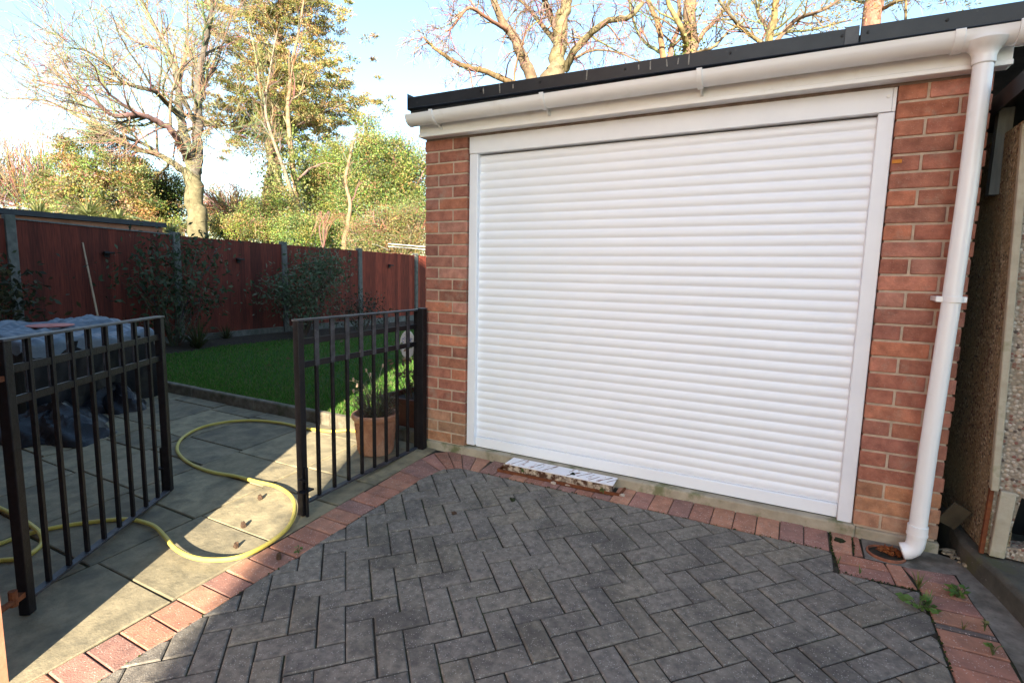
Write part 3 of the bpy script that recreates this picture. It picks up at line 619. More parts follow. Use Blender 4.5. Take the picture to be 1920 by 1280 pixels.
q2 = [on(-150,1080,.012)+Vector((-.35,-.05,0)), on(-60,1062,.012), on(0,1050,.012), on(35,1047,.012), on(60,1036,.012), on(78,1018,.014), on(74,998,.03), on(45,975,.034), on(0,952,.016), on(-60,925,.012), on(-140,900,.012)]
mb = MB(); mb.tube(smooth(pre+pts+q2, 8), .0105, 10); tag(mb.build('garden_hose', MAT['hose']), 'yellow garden hose looping over the sunlit paving slabs', 'hose')

# ================================================================== pots
pc = Vector((-2.475,-.235,-.016))
t = thing('terracotta_pot', 'weathered terracotta pot behind the right gate leaf', 'pot', pc)
mb = MB(); prof = [(.112,0),(.116,.01),(.128,.12),(.139,.225),(.141,.228),(.150,.236),(.158,.25),(.160,.268),(.152,.278),(.138,.276),(.132,.262),(.130,.225),(.0,.225)]
mb.lathe(prof, pc, 40); mb.build('pot_body', MAT['terra'], t)
mb = MB()
for k in range(14):                                        # diamond relief
    for s_ in (1,-1):
        a0 = 2*math.pi*k/14; p_ = []
        for i in range(8): z = .02+.2*i/7; r_ = .117+.022*(z/.22)+.0012; a = a0+s_*i/7*.9; p_.append(pc+Vector((r_*math.cos(a), r_*math.sin(a), z)))
        mb.tube(p_, .0022, 5)
mb.build('lattice_relief', MAT['terra'], t)
mb = MB(); mb.lathe([(.131,.226),(.09,.238),(0.0,.246)], pc, 24); mb.build('compost', MAT['compost'], t)
def shrubmesh(name, base, n, h, spread, leaf, pal, parent, lean=(0,0), stems=None, lsz=.03, asp=.25, stemcol=(.12,.09,.06), sr=.003, frac=.25):
    mb = MB(); C = []; D = []; base = Vector(base)
    for i in range(n):
        a = random.uniform(0, 2*math.pi); s_ = random.random()**.6*spread; hh = h*random.uniform(.6,1.05)*(1-.45*(s_/spread)**2)
        b0 = base+Vector((math.cos(a)*s_*.3, math.sin(a)*s_*.3, 0)); tip = base+Vector((math.cos(a)*s_+lean[0], math.sin(a)*s_+lean[1], hh))
        mid = (b0+tip)/2+Vector((random.uniform(-.1,.1)*spread, random.uniform(-.1,.1)*spread, hh*.12)); pl = smooth([b0, mid, tip], 4)
        mb.tube(pl, [sr*(1-.7*k/(len(pl)-1)) for k in range(len(pl))], 4, tuple(c*random.uniform(.7,1.2) for c in stemcol))
        for k in range(leaf):
            f = random.uniform(frac, 1); q = pl[int(f*(len(pl)-1))]; dv = Vector((random.gauss(0,1), random.gauss(0,1), random.gauss(.5,.7))).normalized()
            C.append(q+dv*lsz*.5+Vector((random.gauss(0,1),random.gauss(0,1),random.gauss(0,1)))*lsz*.35); D.append(dv)
    mb.build('stems', MAT['twig'], parent)
    if C: leaves('leaves', MAT['leaf'], C, lsz*RNG.uniform(.6,1.2,len(C)), parent, asp, pick(len(C), *pal), dirs=np.array([tuple(d) for d in D]))
t = thing('lavender_plant', 'woody grey lavender plant growing in the terracotta pot', 'plant', pc+Vector((0,0,.24)))
shrubmesh('lav', pc+Vector((0,0,.235)), 95, .27, .18, 24, ((.17,.18,.13),(.14,.18,.09),(.20,.19,.16),(.10,.085,.06)), t, lsz=.024, asp=.16)
mb = MB()
for i in range(7):
    a = random.uniform(1.6, 4.2); b0 = pc+Vector((0,0,.3)); tip = b0+Vector((math.cos(a)*random.uniform(.12,.26), math.sin(a)*random.uniform(.1,.2), random.uniform(.12,.28)))
    mb.tube(smooth([b0,(b0+tip)/2+Vector((0,0,.06)),tip],4), .0016, 4, (.45,.36,.22)); mb.blob(tip,(.008,.008,.016),6,.2,(.5,.36,.25))
mb.build('dry_stalks', MAT['twig'], t)
qc = Vector((-2.50,.235,.0))
t = thing('square_planter', 'dark brown square planter behind the gate against the garage wall', 'planter', qc)
mb = MB(); a, h_ = .185, .30
mb.add([(qc.x+sx*k*a, qc.y+sy*k*a, qc.z+z) for k, z in ((.82,0),(1,h_-.03),(1.04,h_-.03),(1.04,h_),(.93,h_),(.9,h_-.06)) for sx, sy in ((-1,-1),(1,-1),(1,1),(-1,1))],
       [(4*i+k, 4*i+(k+1)%4, 4*i+4+(k+1)%4, 4*i+4+k) for i in range(5) for k in range(4)]+[(0,1,2,3),(20,21,22,23)]); mb.build('planter_body', MAT['planter'], t, bevel=.004)
mb = MB(); mb.box((qc.x-.16,qc.y-.16,h_-.05),(qc.x+.16,qc.y+.16,h_-.035)); mb.build('compost', MAT['compost'], t)
t = thing('faded_hydrangea', 'bare twiggy plant with dry flower heads in the brown planter', 'plant', qc+Vector((0,0,.27)))
shrubmesh('hyd', qc+Vector((0,0,.26)), 22, .46, .26, 10, ((.20,.13,.07),(.14,.16,.05),(.10,.14,.04),(.25,.14,.09)), t, lsz=.042, asp=.55, stemcol=(.14,.09,.06), frac=.2)
mb = MB()
for dx, dy, dz in ((-.05,-.05,.47),(.02,.06,.40),(-.16,0,.33)):
    c_ = qc+Vector((dx,dy,dz+.1)); mb.blob(c_,(.022,.022,.018),8,.35,(.30,.2,.12)); mb.tube([qc+Vector((dx*.4,dy*.4,.26)), c_], .003, 4, (.12,.08,.05))
mb.build('dry_flower_head', MAT['twig'], t)
# white ornament on a stick
oc = Vector((-2.79,.50,.03))
t = thing('garden_ornament', 'white speckled paddle ornament on a stake seen through the right gate', 'ornament', oc)
dep = (oc-CAM).dot(fwd); k = dep/FPX; zt_ = (at(757,617,dep)).z
mb = MB(); mb.tube([oc+Vector((0,0,-.05)), Vector((oc.x,oc.y,zt_-55*k))], .009, 8); mb.build('stake', MAT['white'], t)
mb = MB(); vs = []; cxy = right.copy(); cxy.z = 0; cxy.normalize(); nrm = Vector((-cxy.y, cxy.x, 0)); zc = zt_-26*k
rg = [(math.cos(a)*14*k, math.sin(a)*26*k) for a in [2*math.pi*i/28 for i in range(28)]]
for off in (-.006,.006):
    vs += [Vector((oc.x,oc.y,zc))+cxy*a+Vector((0,0,b))+nrm*off for a, b in rg]
mb.add(vs, [tuple(range(28)), tuple(range(28,56))[::-1]]+[(i,28+i,28+(i+1)%28,(i+1)%28) for i in range(28)]); pd = mb.build('paddle', MAT['white'], t, bevel=.002)
mb = MB()
for i in range(46):
    a = random.uniform(0,6.28); r_ = math.sqrt(random.random())*.85; c_ = Vector((oc.x,oc.y,zc))+cxy*(math.cos(a)*r_*13*k)+Vector((0,0,abs(math.sin(a))*r_*24*k))-nrm*.0085
    mb.blob(c_, (.004,.002,.004), 5, .2)
mb.build('speckles', MAT['blue'], pd)

# ================================================================== tarpaulin pile at the left
tb = Vector((-6.05,-.60,-.04)); HX, HY, HT = .70, .48, .655
t = thing('covered_table', 'dark garden table under a blue-grey tarpaulin behind the left gate leaf', 'covered table', tb)
mb = MB()
for sx in (-1,1):
    for sy in (-1,1): mb.bar(tb+Vector((sx*HX*.85,sy*HY*.8,0)), tb+Vector((sx*HX*.85,sy*HY*.8,HT-.03)), .05,.05, upv=(0,1,0))
mb.box(tuple(tb+Vector((-HX,-HY,HT-.06))), tuple(tb+Vector((HX,HY,HT-.02)))); mb.build('table_frame', MAT['dark'], t)
mb = MB(); nA, nZ = 120, 8
for j in range(nZ+1):
    for k in range(nA):
        a = 2*math.pi*k/nA; q = max(abs(math.cos(a)), abs(math.sin(a))); f = j/nZ; w_ = 1+.035*math.sin(a*9+f*2)*(1-f)+.02*math.sin(a*21-f*5)*(1-f*.6)
        mb.v.append(tuple(tb+Vector((HX*1.02*math.cos(a)/q*w_, HY*1.02*math.sin(a)/q*w_, .005+(HT-.04)*f)))); mb.c.append((1,1,1))
for j in range(nZ):
    for k in range(nA): mb.f.append((j*nA+k, j*nA+(k+1)%nA, (j+1)*nA+(k+1)%nA, (j+1)*nA+k))
mb.build('black_drape', MAT['bag'], t, ang=60)
mb = MB(); nx, ny = 96, 80; ex = .11
for i in range(nx+1):
    for j in range(ny+1):
        u = -HX-ex+(2*HX+2*ex)*i/nx; v = -HY-ex+(2*HY+2*ex)*j/ny; ox = max(0, abs(u)-HX); oy = max(0, abs(v)-HY)
        x = max(-HX, min(HX, u))+math.copysign(min(ox,.03)+.015*math.sin(v*14), u)*(ox > 0); y = max(-HY, min(HY, v))+math.copysign(min(oy,.03)+.015*math.sin(u*13+1), v)*(oy > 0)
        z = HT+.018*math.sin(u*7+v*3)+.014*math.sin(v*11-u*5)+.10*math.exp(-((u+.15)**2/.10+(v-.35)**2/.03))+.07*math.exp(-((u-.35)**2/.02+(v-.30)**2/.05))
        cr_ = .014*abs(math.sin(u*23+4*math.sin(v*9)))+.012*abs(math.sin(v*27+3*math.sin(u*11+1)))+.008*math.sin(u*41+v*37); z += cr_; z -= max(ox, oy)*1.05+.02*math.sin((u+v)*17)*(max(ox,oy) > .05)
        mb.v.append(tuple(tb+Vector((x,y,z)))); mb.c.append((1,1,1))
for i in range(nx):
    for j in range(ny): k = i*(ny+1)+j; mb.f.append((k,k+ny+1,k+ny+2,k+1))
mb.build('tarpaulin', MAT['tarp'], t, ang=70)
dc = on(78,607,0); dd = CAM+(dc-CAM).normalized()
pz = tb.z+HT+.025; dr = ray(95,612); tt = (pz+.03-CAM.z)/dr.z; pp = CAM+dr*tt
mb = MB(); mb.lathe([(.0,.0),(.15,.0),(.17,.012),(.165,.015),(.02,.008)], pp, 24); tag(mb.build('plastic_plate', MAT['pink']), 'round faded pink plastic plate lying on the blue-grey tarpaulin', 'plate')
def heap(name, label, cat, c, rx, ry, rz, matn, seed):
    rr = random.Random(seed); mb = MB(); n, m_ = 40, 16; ph = [rr.uniform(0,6) for _ in range(8)]
    for i in range(m_+1):
        for k in range(n):
            a = 2*math.pi*k/n; f = i/m_; r_ = (1-f)**.6*(1+.18*math.sin(a*3+ph[0])+.10*math.sin(a*7+ph[1]+f*5)); z = rz*f**.8*(1+.2*math.sin(a*2+ph[2]))+.02*math.sin(a*9+f*11+ph[3])*(f > .05)
            mb.v.append((c[0]+rx*r_*math.cos(a), c[1]+ry*r_*math.sin(a), c[2]+z+.012*math.sin(a*13+f*20))); mb.c.append((1,1,1))
    for i in range(m_):
        for k in range(n): mb.f.append((i*n+k, i*n+(k+1)%n, (i+1)*n+(k+1)%n, (i+1)*n+k))
    tag(mb.build(name, MAT[matn], ang=60), label, cat)
p_ = on(95,830); heap('plastic_sheet', 'crumpled black plastic sheet on the slabs under the covered table', 'sheet', (p_.x-.25,p_.y+.15,gz(p_.y)), .48,.36,.20,'bag',3)
p_ = on(195,775); heap('rubbish_bag', 'black plastic bag slumped on the slabs right of the covered table', 'bag', (p_.x-.1,p_.y+.15,gz(p_.y)), .26,.24,.18,'bag',8)

# ================================================================== fence
FX = -8.37; fen = thing('garden_fence', 'red stained close-board garden fence with concrete posts', 'fence', (FX, 3.8, 0))
def fh(y): return float(np.interp(y, [-2,0,1.9,3.83,5.79,7.70,10], [1.83,1.778,1.729,1.707,1.693,1.675,1.66]))
for k in range(-2, 7):
    y = -.04+1.935*k; zt_ = fh(y)
    mb = MB(); mb.box((FX-.05,y-.05,-.3),(FX+.055,y+.05,zt_+.015)); mb.build('post', MAT['post'], fen, bevel=.008)
for k in range(-2, 6):
    ya, yb = -.04+1.935*k+.051, -.04+1.935*(k+1)-.051
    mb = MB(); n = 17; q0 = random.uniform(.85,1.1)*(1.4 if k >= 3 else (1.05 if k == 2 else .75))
    for i in range(n):
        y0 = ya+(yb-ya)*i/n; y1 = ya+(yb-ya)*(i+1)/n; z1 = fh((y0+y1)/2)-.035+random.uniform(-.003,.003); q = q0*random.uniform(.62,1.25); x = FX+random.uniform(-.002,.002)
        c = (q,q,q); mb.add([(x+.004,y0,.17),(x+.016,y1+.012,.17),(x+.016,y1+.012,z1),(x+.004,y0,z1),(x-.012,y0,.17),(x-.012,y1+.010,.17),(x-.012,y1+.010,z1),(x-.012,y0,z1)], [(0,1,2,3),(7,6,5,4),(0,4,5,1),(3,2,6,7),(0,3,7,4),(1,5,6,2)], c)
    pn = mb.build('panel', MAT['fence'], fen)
    mb = MB(); mb.box((FX-.03,ya,-.3),(FX+.03,yb,.165)); mb.build('gravel_board', MAT['post'], fen)
    if k == 0:
        mb = MB(); mb.add([(FX+a,y,fh(y)-.034+b) for y in (ya,yb) for a, b in ((-.02,0),(.028,0),(.028,.016),(-.02,.016))], [(0,1,2,3),(7,6,5,4),(0,4,5,1),(1,5,6,2),(2,6,7,3),(3,7,4,0)]); mb.build('capping_strip', MAT['greywood'], pn)
for px, py, lab in ((200,475,'small dark fence lamp on the fence panel above the leaning cane'),(447,487,'small dark fence lamp between the two middle fence posts'),(730,498,'small dark fence lamp on the bright red panel near the garage')):
    q = onx(px, py, FX+.03); t = thing('fence_lamp', lab, 'lamp', q, 'small lamps along the fence')
    mb = MB(); mb.box((q.x-.01,q.y-.03,q.z-.05),(q.x+.012,q.y+.03,q.z+.03)); mb.build('back_plate', MAT['dark'], t)
    mb = MB(); mb.box((q.x+.0125,q.y-.06,q.z-.005),(q.x+.09,q.y+.06,q.z+.02)); mb.build('hood', MAT['dark'], t, bevel=.006)
a = onx(155,455,FX+.06); b = onx(183,592,FX+.5); b.z = max(b.z, 0)
mb = MB(); mb.tube([b, b*.5+a*.5, a], [.013,.012,.010], 8); tag(mb.build('bamboo_cane', MAT['cane']), 'thin pale cane leaning against the dark red fence', 'cane')
# brick outbuilding beyond the fence
q0 = onx(305,418,-9.4); q1 = onx(305,447,-9.4); zt_ = q0.z
ob = thing('brick_outbuilding', 'low brick outbuilding with a dark flat roof edge beyond the fence', 'outbuilding', (-9.4, q0.y-3, -.3))
mb = MB(); y1 = q0.y; xw = -9.4
k = 0; z = -.28
mb.box((xw-3,y1-8.5,-.3),(xw-.004,y1-.004,zt_-.08)); mb.build('wall', MAT['drybrick'], ob)
mb = MB()
for k in range(int((zt_-.09+.3)/.075)):
    y = y1-5.2-(.11 if k % 2 else 0); 
    if -.3+k*.075 < 1.2: continue
    while y < y1-.01:
        ye = min(y+.215, y1); q = random.uniform(.6,1.0); mb.box((xw-.09,y,-.3+k*.075+.01),(xw,ye,-.3+(k+1)*.075), tuple(e_*q for e_ in random.choice(bp))); y = ye+.01
mb.build('brickwork', MAT['brick'], ob)
mb = MB(); mb.box((xw-3.1,y1-8.6,zt_-.075),(xw+.06,y1+.03,zt_)); mb.build('flat_roof', MAT['felt2'], ob)

# ================================================================== shrubs and plants along the fence
def bush(name, label, cat, base, ell, n, lsz, pal, asp=.45, stems=5, stemcol=(.09,.07,.05), clump=None, matn='leaf', group=None, sr=.010):
    """ell: list of (centre, (rx, ry, rz)); leaves gather in small clumps on thin stems"""
    base = Vector(base); t = thing(name, label, cat, base, group); mb = MB(); C = []; 
    tot = sum(r[0]*r[2] for _, r in ell)
    for c, r in ell:
        c = Vector(c); k = max(3, int(n*r[0]*r[2]/tot/14)); 
        for s_ in range(stems):
            d = Vector((random.gauss(0,1),random.gauss(0,1),random.gauss(.2,.6))).normalized(); tip = c+Vector((d.x*r[0],d.y*r[1],d.z*r[2]))*.85
            mb.tube(smooth([base+Vector((random.uniform(-.05,.05),random.uniform(-.05,.05),0)), base*.45+c*.55+Vector((random.uniform(-.1,.1),random.uniform(-.1,.1),0)), tip], 4), [sr*(1-.08*i) for i in range(9)], 5, tuple(q*random.uniform(.7,1.3) for q in stemcol))
        for q in range(k):
            d = Vector((random.gauss(0,1),random.gauss(0,1),random.gauss(0,1))).normalized()*random.random()**.38
            cc = c+Vector((d.x*r[0],d.y*r[1],d.z*r[2])); cr = clump or lsz*2.2
            for _ in range(14): C.append((cc.x+random.gauss(0,cr), cc.y+random.gauss(0,cr), cc.z+random.gauss(0,cr*.8)))
    mb.build('stems', MAT['twig'], t); leaves('foliage', MAT[matn], C, lsz*RNG.uniform(.6,1.25,len(C)), t, asp, pick(len(C), *pal)); return t
dk = ((.04,.065,.03),(.06,.085,.04),(.03,.05,.022),(.085,.10,.055))
def fx(px, py, x): return onx(px, py, x)
b_ = fx(325,625,-7.9); 
bush('garden_shrub', 'straggly dark shrub against the second fence post, left of the others', 'shrub', (b_.x,b_.y,.02), [(fx(300,500,-7.9),(.25,.4,.28)),(fx(360,480,-7.9),(.25,.42,.25)),(fx(375,560,-7.85),(.25,.3,.28)),(fx(265,525,-7.9),(.2,.28,.2)),(fx(330,590,-7.8),(.25,.4,.2))], 1500, .085, dk, stems=6)
b_ = fx(570,622,-7.7)
bush('garden_shrub', 'dense grey-green shrub in front of the third fence post', 'shrub', (b_.x,b_.y,.0), [(fx(592,520,-7.7),(.3,.52,.48)),(fx(620,500,-7.7),(.25,.3,.28)),(fx(548,550,-7.7),(.3,.45,.3)),(fx(515,540,-7.7),(.2,.22,.15)),(fx(585,575,-7.6),(.3,.5,.2))], 3200, .075, ((.075,.11,.055),(.10,.135,.07),(.055,.085,.04),(.14,.15,.10)), stems=6)
b_ = fx(678,612,-7.5)
bush('rose_bush', 'small leggy bush below the fourth fence post behind the right gate', 'shrub', (b_.x,b_.y,-.02), [(fx(675,572,-7.5),(.25,.5,.22)),(fx(655,590,-7.4),(.2,.3,.15)),(fx(700,585,-7.4),(.2,.3,.15))], 800, .065, ((.035,.05,.03),(.05,.06,.035),(.08,.05,.04)), stems=5)
b_ = fx(2,600,-7.9)
bush('garden_shrub', 'dark low shrub beside the first fence post at the left edge', 'shrub', (b_.x,b_.y,.05), [(fx(4,575,-7.9),(.25,.2,.3)),(fx(-30,560,-7.9),(.3,.4,.4))], 900, .09, ((.03,.035,.02),(.06,.05,.02),(.04,.05,.025)))
def tuft(name, label, base, n, h, pal, width=.012, cat='plant', droop=.5, group=None, spread=1.0):
    base = Vector(base); mb = MB()
    for i in range(n):
        a = random.uniform(0,6.283); L = h*random.uniform(.55,1.1); o_ = random.uniform(.15,spread); c = random.choice(pal); c = tuple(q*random.uniform(.75,1.25) for q in c)
        d = Vector((math.cos(a),math.sin(a),0)); s_ = Vector((-d.y,d.x,0)); P_ = []
        for k in range(6):
            f = k/5; p_ = base+d*(L*o_*f)+Vector((0,0,L*(f-droop*o_*f*f))); P_.append((p_, width*(1-f)**.7*.5+.0004))
        vs = [p_+s_*w_*sg for p_, w_ in P_ for sg in (-1,1)]; mb.add(vs, [(2*k,2*k+1,2*k+3,2*k+2) for k in range(5)], c)
    return tag(mb.build(name, MAT['leaf'], flat=True), label, cat, group)
tuft('strappy_plant', 'clump of long strappy leaves at the lawn edge behind the left gate leaf', on(372,655,.03), 130, .62, ((.04,.06,.02),(.07,.08,.025),(.10,.085,.04)), .016, droop=.75)
tuft('strappy_plant', 'low clump of strappy leaves in the bed at the foot of the fence', on(425,640,.03), 90, .40, ((.05,.07,.02),(.08,.07,.03)), .014, droop=.8)
for i, (px, py, lab) in enumerate(((500,655,'brown dead leaf on the shaded lawn left of the gate leaf'),(505,684,'pale curled leaf on the shaded lawn near the kerb'),(540,672,'dark leaf on the lawn just left of the right gate'),(640,640,'dry leaf on the lawn seen through the gate top'))):
    p_ = on(px, py, .06); leaves('fallen_leaf', MAT['leaf'], [p_], [.07], None, .6, [(.20,.13,.08)], dirs=[(1,.4,.1)])
    o = bpy.data.objects['fallen_leaf' if not i else 'fallen_leaf.%03d' % i]; tag(o, lab, 'leaf', 'leaves on the lawn')

# ================================================================== small things on the drive
pl = MB(); z = lambda y: gz(y)
P4 = [(-1.515,-.012),(-.832,-.006),(-.822,-.128),(-1.513,-.133)]
t = thing('metal_threshold', 'rusting white enamel metal lid lying at the foot of the roller door', 'metal lid', (-1.17,-.07,0))
mb = MB(); mb.prism(P4, .045, .052); et = mb.build('enamel_top', MAT['enamel'], t, bevel=.001)
mb = MB()
for fx_, a_, w_, l0, l1 in ((.06,.03,.003,0,1),(.13,.03,.002,0,.8),(.25,.035,.004,0,1),(.31,.03,.002,.1,.6),(.37,.04,.005,0,1),(.40,.03,.002,.4,1),(.56,.03,.002,.5,1),(.60,.055,.007,0,.75),(.66,.06,.005,.2,1),(.80,.045,.003,0,.7),(.86,.06,.006,.1,.9),(.93,.05,.004,.2,.8),(.74,.04,.002,.3,.9)):
    xc = -1.513+.681*fx_; pts_ = []
    for i in range(6):
        f = l0+(l1-l0)*i/5; w2 = w_*random.uniform(.4,1.3); y_ = -.128+.113*f; x_ = xc+a_*f*1.3; pts_ += [(x_-w2,y_,.0524),(x_+w2,y_,.0524)]
    mb.add(pts_, [(2*i,2*i+1,2*i+3,2*i+2) for i in range(5)])
tag(mb.build('rust_streaks', MAT['rust'], et), kind='stuff')
mb = MB(); mb.prism([(-1.53,-.014),(-.845,-.012),(-.838,-.124),(-1.526,-.129)], lambda x, y: gz(y)-.01, .0448); mb.build('rusted_body', MAT['rustedge'], t)
mb = MB(); mb.bar((-1.56,-.138,-.003),(-.785,-.117,-.003),.012,.02); mb.bar((-.785,-.117,-.003),(-.782,-.016,-.003),.012,.02); mb.bar((-1.56,-.138,-.003),(-1.565,-.018,-.003),.012,.02); mb.build('frame', MAT['rust'], t)
def at0(px, py, z=0.0): return on(px, py, z)
for i, (px, py, lab, sz) in enumerate(((961,938,'dark moss clump on the grey blocks left of the white metal lid',.016),(1074,890,'dark moss clump on top of the white metal lid',.014),(851,963,'brown cone on the grey blocks left of the garage door',.014),(1574,1014,'green moss clump on a red block near the gully',.018))):
    p_ = on(px, py, .053 if i == 1 else 0); mb = MB(); mb.blob(p_+Vector((0,0,sz*.3)), (sz*1.2,sz,sz*.6), 9, .35); tag(mb.build('moss_clump' if i != 2 else 'brown_cone', MAT['moss' if i != 2 else 'cone']), lab, 'moss' if i != 2 else 'cone')
for i, (px, py, lab) in enumerate(((443,1027,'brown cone lying on the sunlit slab nearest the hose bend'),(456,988,'brown cone on the sunlit slab in the middle of the hose loop'),(488,936,'brown cone on the sunlit slab farthest inside the hose loop'),(523,1047,'brown cone on a red border block beside the hose'))):
    p_ = on(px, py, 0); mb = MB(); mb.blob(p_+Vector((0,0,.010)), (.013,.013,.022), 8, .3); tag(mb.build('fallen_cone', MAT['cone']), lab, 'cone', 'cones on the paving')
for i, (px, py, lab) in enumerate(((1038,907,'pale pebble below the middle of the white metal lid'),(1166,930,'pale pebble at the right end of the white metal lid'),(1064,911,'white shard below the white metal lid'))):
    p_ = on(px, py, 0); mb = MB(); mb.blob(p_+Vector((0,0,.007)), (.017,.012,.010) if i < 2 else (.02,.006,.005), 7, .3); tag(mb.build('pebble', MAT['stone']), lab, 'pebble', 'pebbles by the metal lid')
gr = ((.11,.22,.05),(.15,.25,.06),(.08,.16,.04)); yl = ((.16,.18,.05),(.20,.19,.07),(.10,.14,.04))
def weed(label, p_, n, r, lsz, pal, asp=.6):
    p_ = Vector(p_); mb = MB(); C = []; D = []
    for i in range(n):
        a = random.uniform(0,6.28); rr_ = r*random.uniform(.35,1); tip = p_+Vector((math.cos(a)*rr_,math.sin(a)*rr_,random.uniform(.01,.04))); mb.tube([p_,(p_+tip)/2+Vector((0,0,.012)),tip],.0012,4,(.08,.10,.03)); C.append(tip); D.append((math.cos(a),math.sin(a),random.uniform(-.1,.3)))
    t = thing('weed', label, 'weed', p_, 'weeds between the blocks'); mb.build('stems', MAT['twig'], t); leaves('leaves', MAT['leaf'], C, lsz*RNG.uniform(.7,1.2,n), t, asp, pick(n,*pal), dirs=D)
weed('broad-leaved weed on the red blocks beside the concrete edge', on(1795,1120), 16, .045, .040, gr)
weed('broad-leaved weed in the corner where grey and red blocks meet', on(1722,1140), 22, .06, .036, gr)
weed('small weed in front of the rusty side of the white metal lid', on(984,889,.01), 12, .022, .022, gr)
weed('tiny weed at the right front corner of the white metal lid', on(1131,925), 9, .016, .018, yl)
weed('small weed on the red border by the hose bend', on(560,1037), 9, .018, .018, gr)
weed('small weed in the red blocks at the bottom right corner', on(1861,1228), 9, .02, .022, gr)
weed('tiny weed at the joint of the lower red blocks', on(1846,1182), 8, .018, .018, yl)
weed('small weed beside the gate post at the edge of the slabs', on(545,775,.01), 8, .02, .02, gr)
tuft('grass_tuft', 'yellow-green grass tuft between the red blocks right of the gully', on(1722,1104), 22, .085, yl, .003, 'grass tuft', .4, 'grass tufts in the joints', .7)
tuft('grass_tuft', 'grass tuft spreading from the corner of the grey blocks', on(1738,1137), 18, .075, gr, .004, 'grass tuft', .4, 'grass tufts in the joints', .9)
tuft('grass_tuft', 'small grass tuft on the red blocks before the gully', on(1612,1075), 10, .04, gr, .002, 'grass tuft', .4, 'grass tufts in the joints', .6)
tuft('grass_tuft', 'small dry grass tuft on the lower red blocks', on(1806,1180), 12, .04, yl, .002, 'grass tuft', .4, 'grass tufts in the joints', .6)
tuft('grass_tuft', 'small grass tuft in the joint left of the gully', on(1572,1056), 10, .035, gr, .002, 'grass tuft', .4, 'grass tufts in the joints', .6)
# moss in joints
C = []
for (x0, y0), (x1, y1), n in ((( .243,-.02),(.243,-.2),60),((.245,-.21),(.26,-.37),40),((.27,-.375),(.54,-.375),60),((.335,-.02),(.33,-.19),30),((.548,-.40),(.552,-.85),60),((-1.6,-.203),(-.8,-.203),60),((-.6,-.206),(.2,-.206),70),((-1.92,-.55),(-1.92,-2.6),60),((-1.7,-.004),(-1.56,-.01),40),((-.75,-.006),(.33,-.008),140)):
    for i in range(n):
        f = random.random(); C.append((x0+(x1-x0)*f+random.gauss(0,.003), y0+(y1-y0)*f+random.gauss(0,.003), gz(y0+(y1-y0)*f)+random.uniform(-.003,.004)))
tag(leaves('joint_moss', MAT['leaf'], C, RNG.uniform(.005,.013,len(C)), None, .9, pick(len(C),(.03,.05,.012),(.05,.075,.015),(.02,.03,.01))), kind='stuff')
# gully under the downpipe
t = thing('drain_gully', 'round clay drain gully under the downpipe shoe', 'drain', (GX,GY,-.02))
mb = MB(); mb.lathe([(GR*.55,-.09),(GR*.9,-.075),(GR*.97,-.02),(GR*.98,.006),(GR*.90,.008),(GR*.86,-.01),(GR*.82,-.05)], (GX,GY,gz(GY)-.002), 28); mb.build('rim', MAT['clay'], t)
mb = MB(); mb.lathe([(GR*.88,-.05),(0,-.055)], (GX,GY,gz(GY)), 20); mb.build('grate_bed', MAT['dark'], t)
for i in range(7):
    mb = MB(); yy_ = GY-GR*.75+GR*1.5*i/6; hw = math.sqrt(max(.0002,(GR*.85)**2-(yy_-GY)**2)); mb.bar((GX-hw,yy_,gz(GY)-.022),(GX+hw,yy_,gz(GY)-.022),.007,.01); mb.build('grate_bar', MAT['dark'], t)
C = []; D = []
for i in range(95):
    a = random.uniform(0,6.28); r_ = random.random()**.6; C.append((GX+.022+.05*r_*math.cos(a), GY+.03+.035*r_*math.sin(a), gz(GY)+.002+random.random()*.022*(1-r_))); D.append((random.gauss(0,1),random.gauss(0,1),random.gauss(.2,.5)))
tag(leaves('leaf_litter', MAT['leaf'], C, RNG.uniform(.018,.045,len(C)), None, .4, pick(len(C),(.34,.10,.03),(.42,.15,.05),(.22,.07,.03),(.28,.12,.05)), dirs=D), kind='stuff')

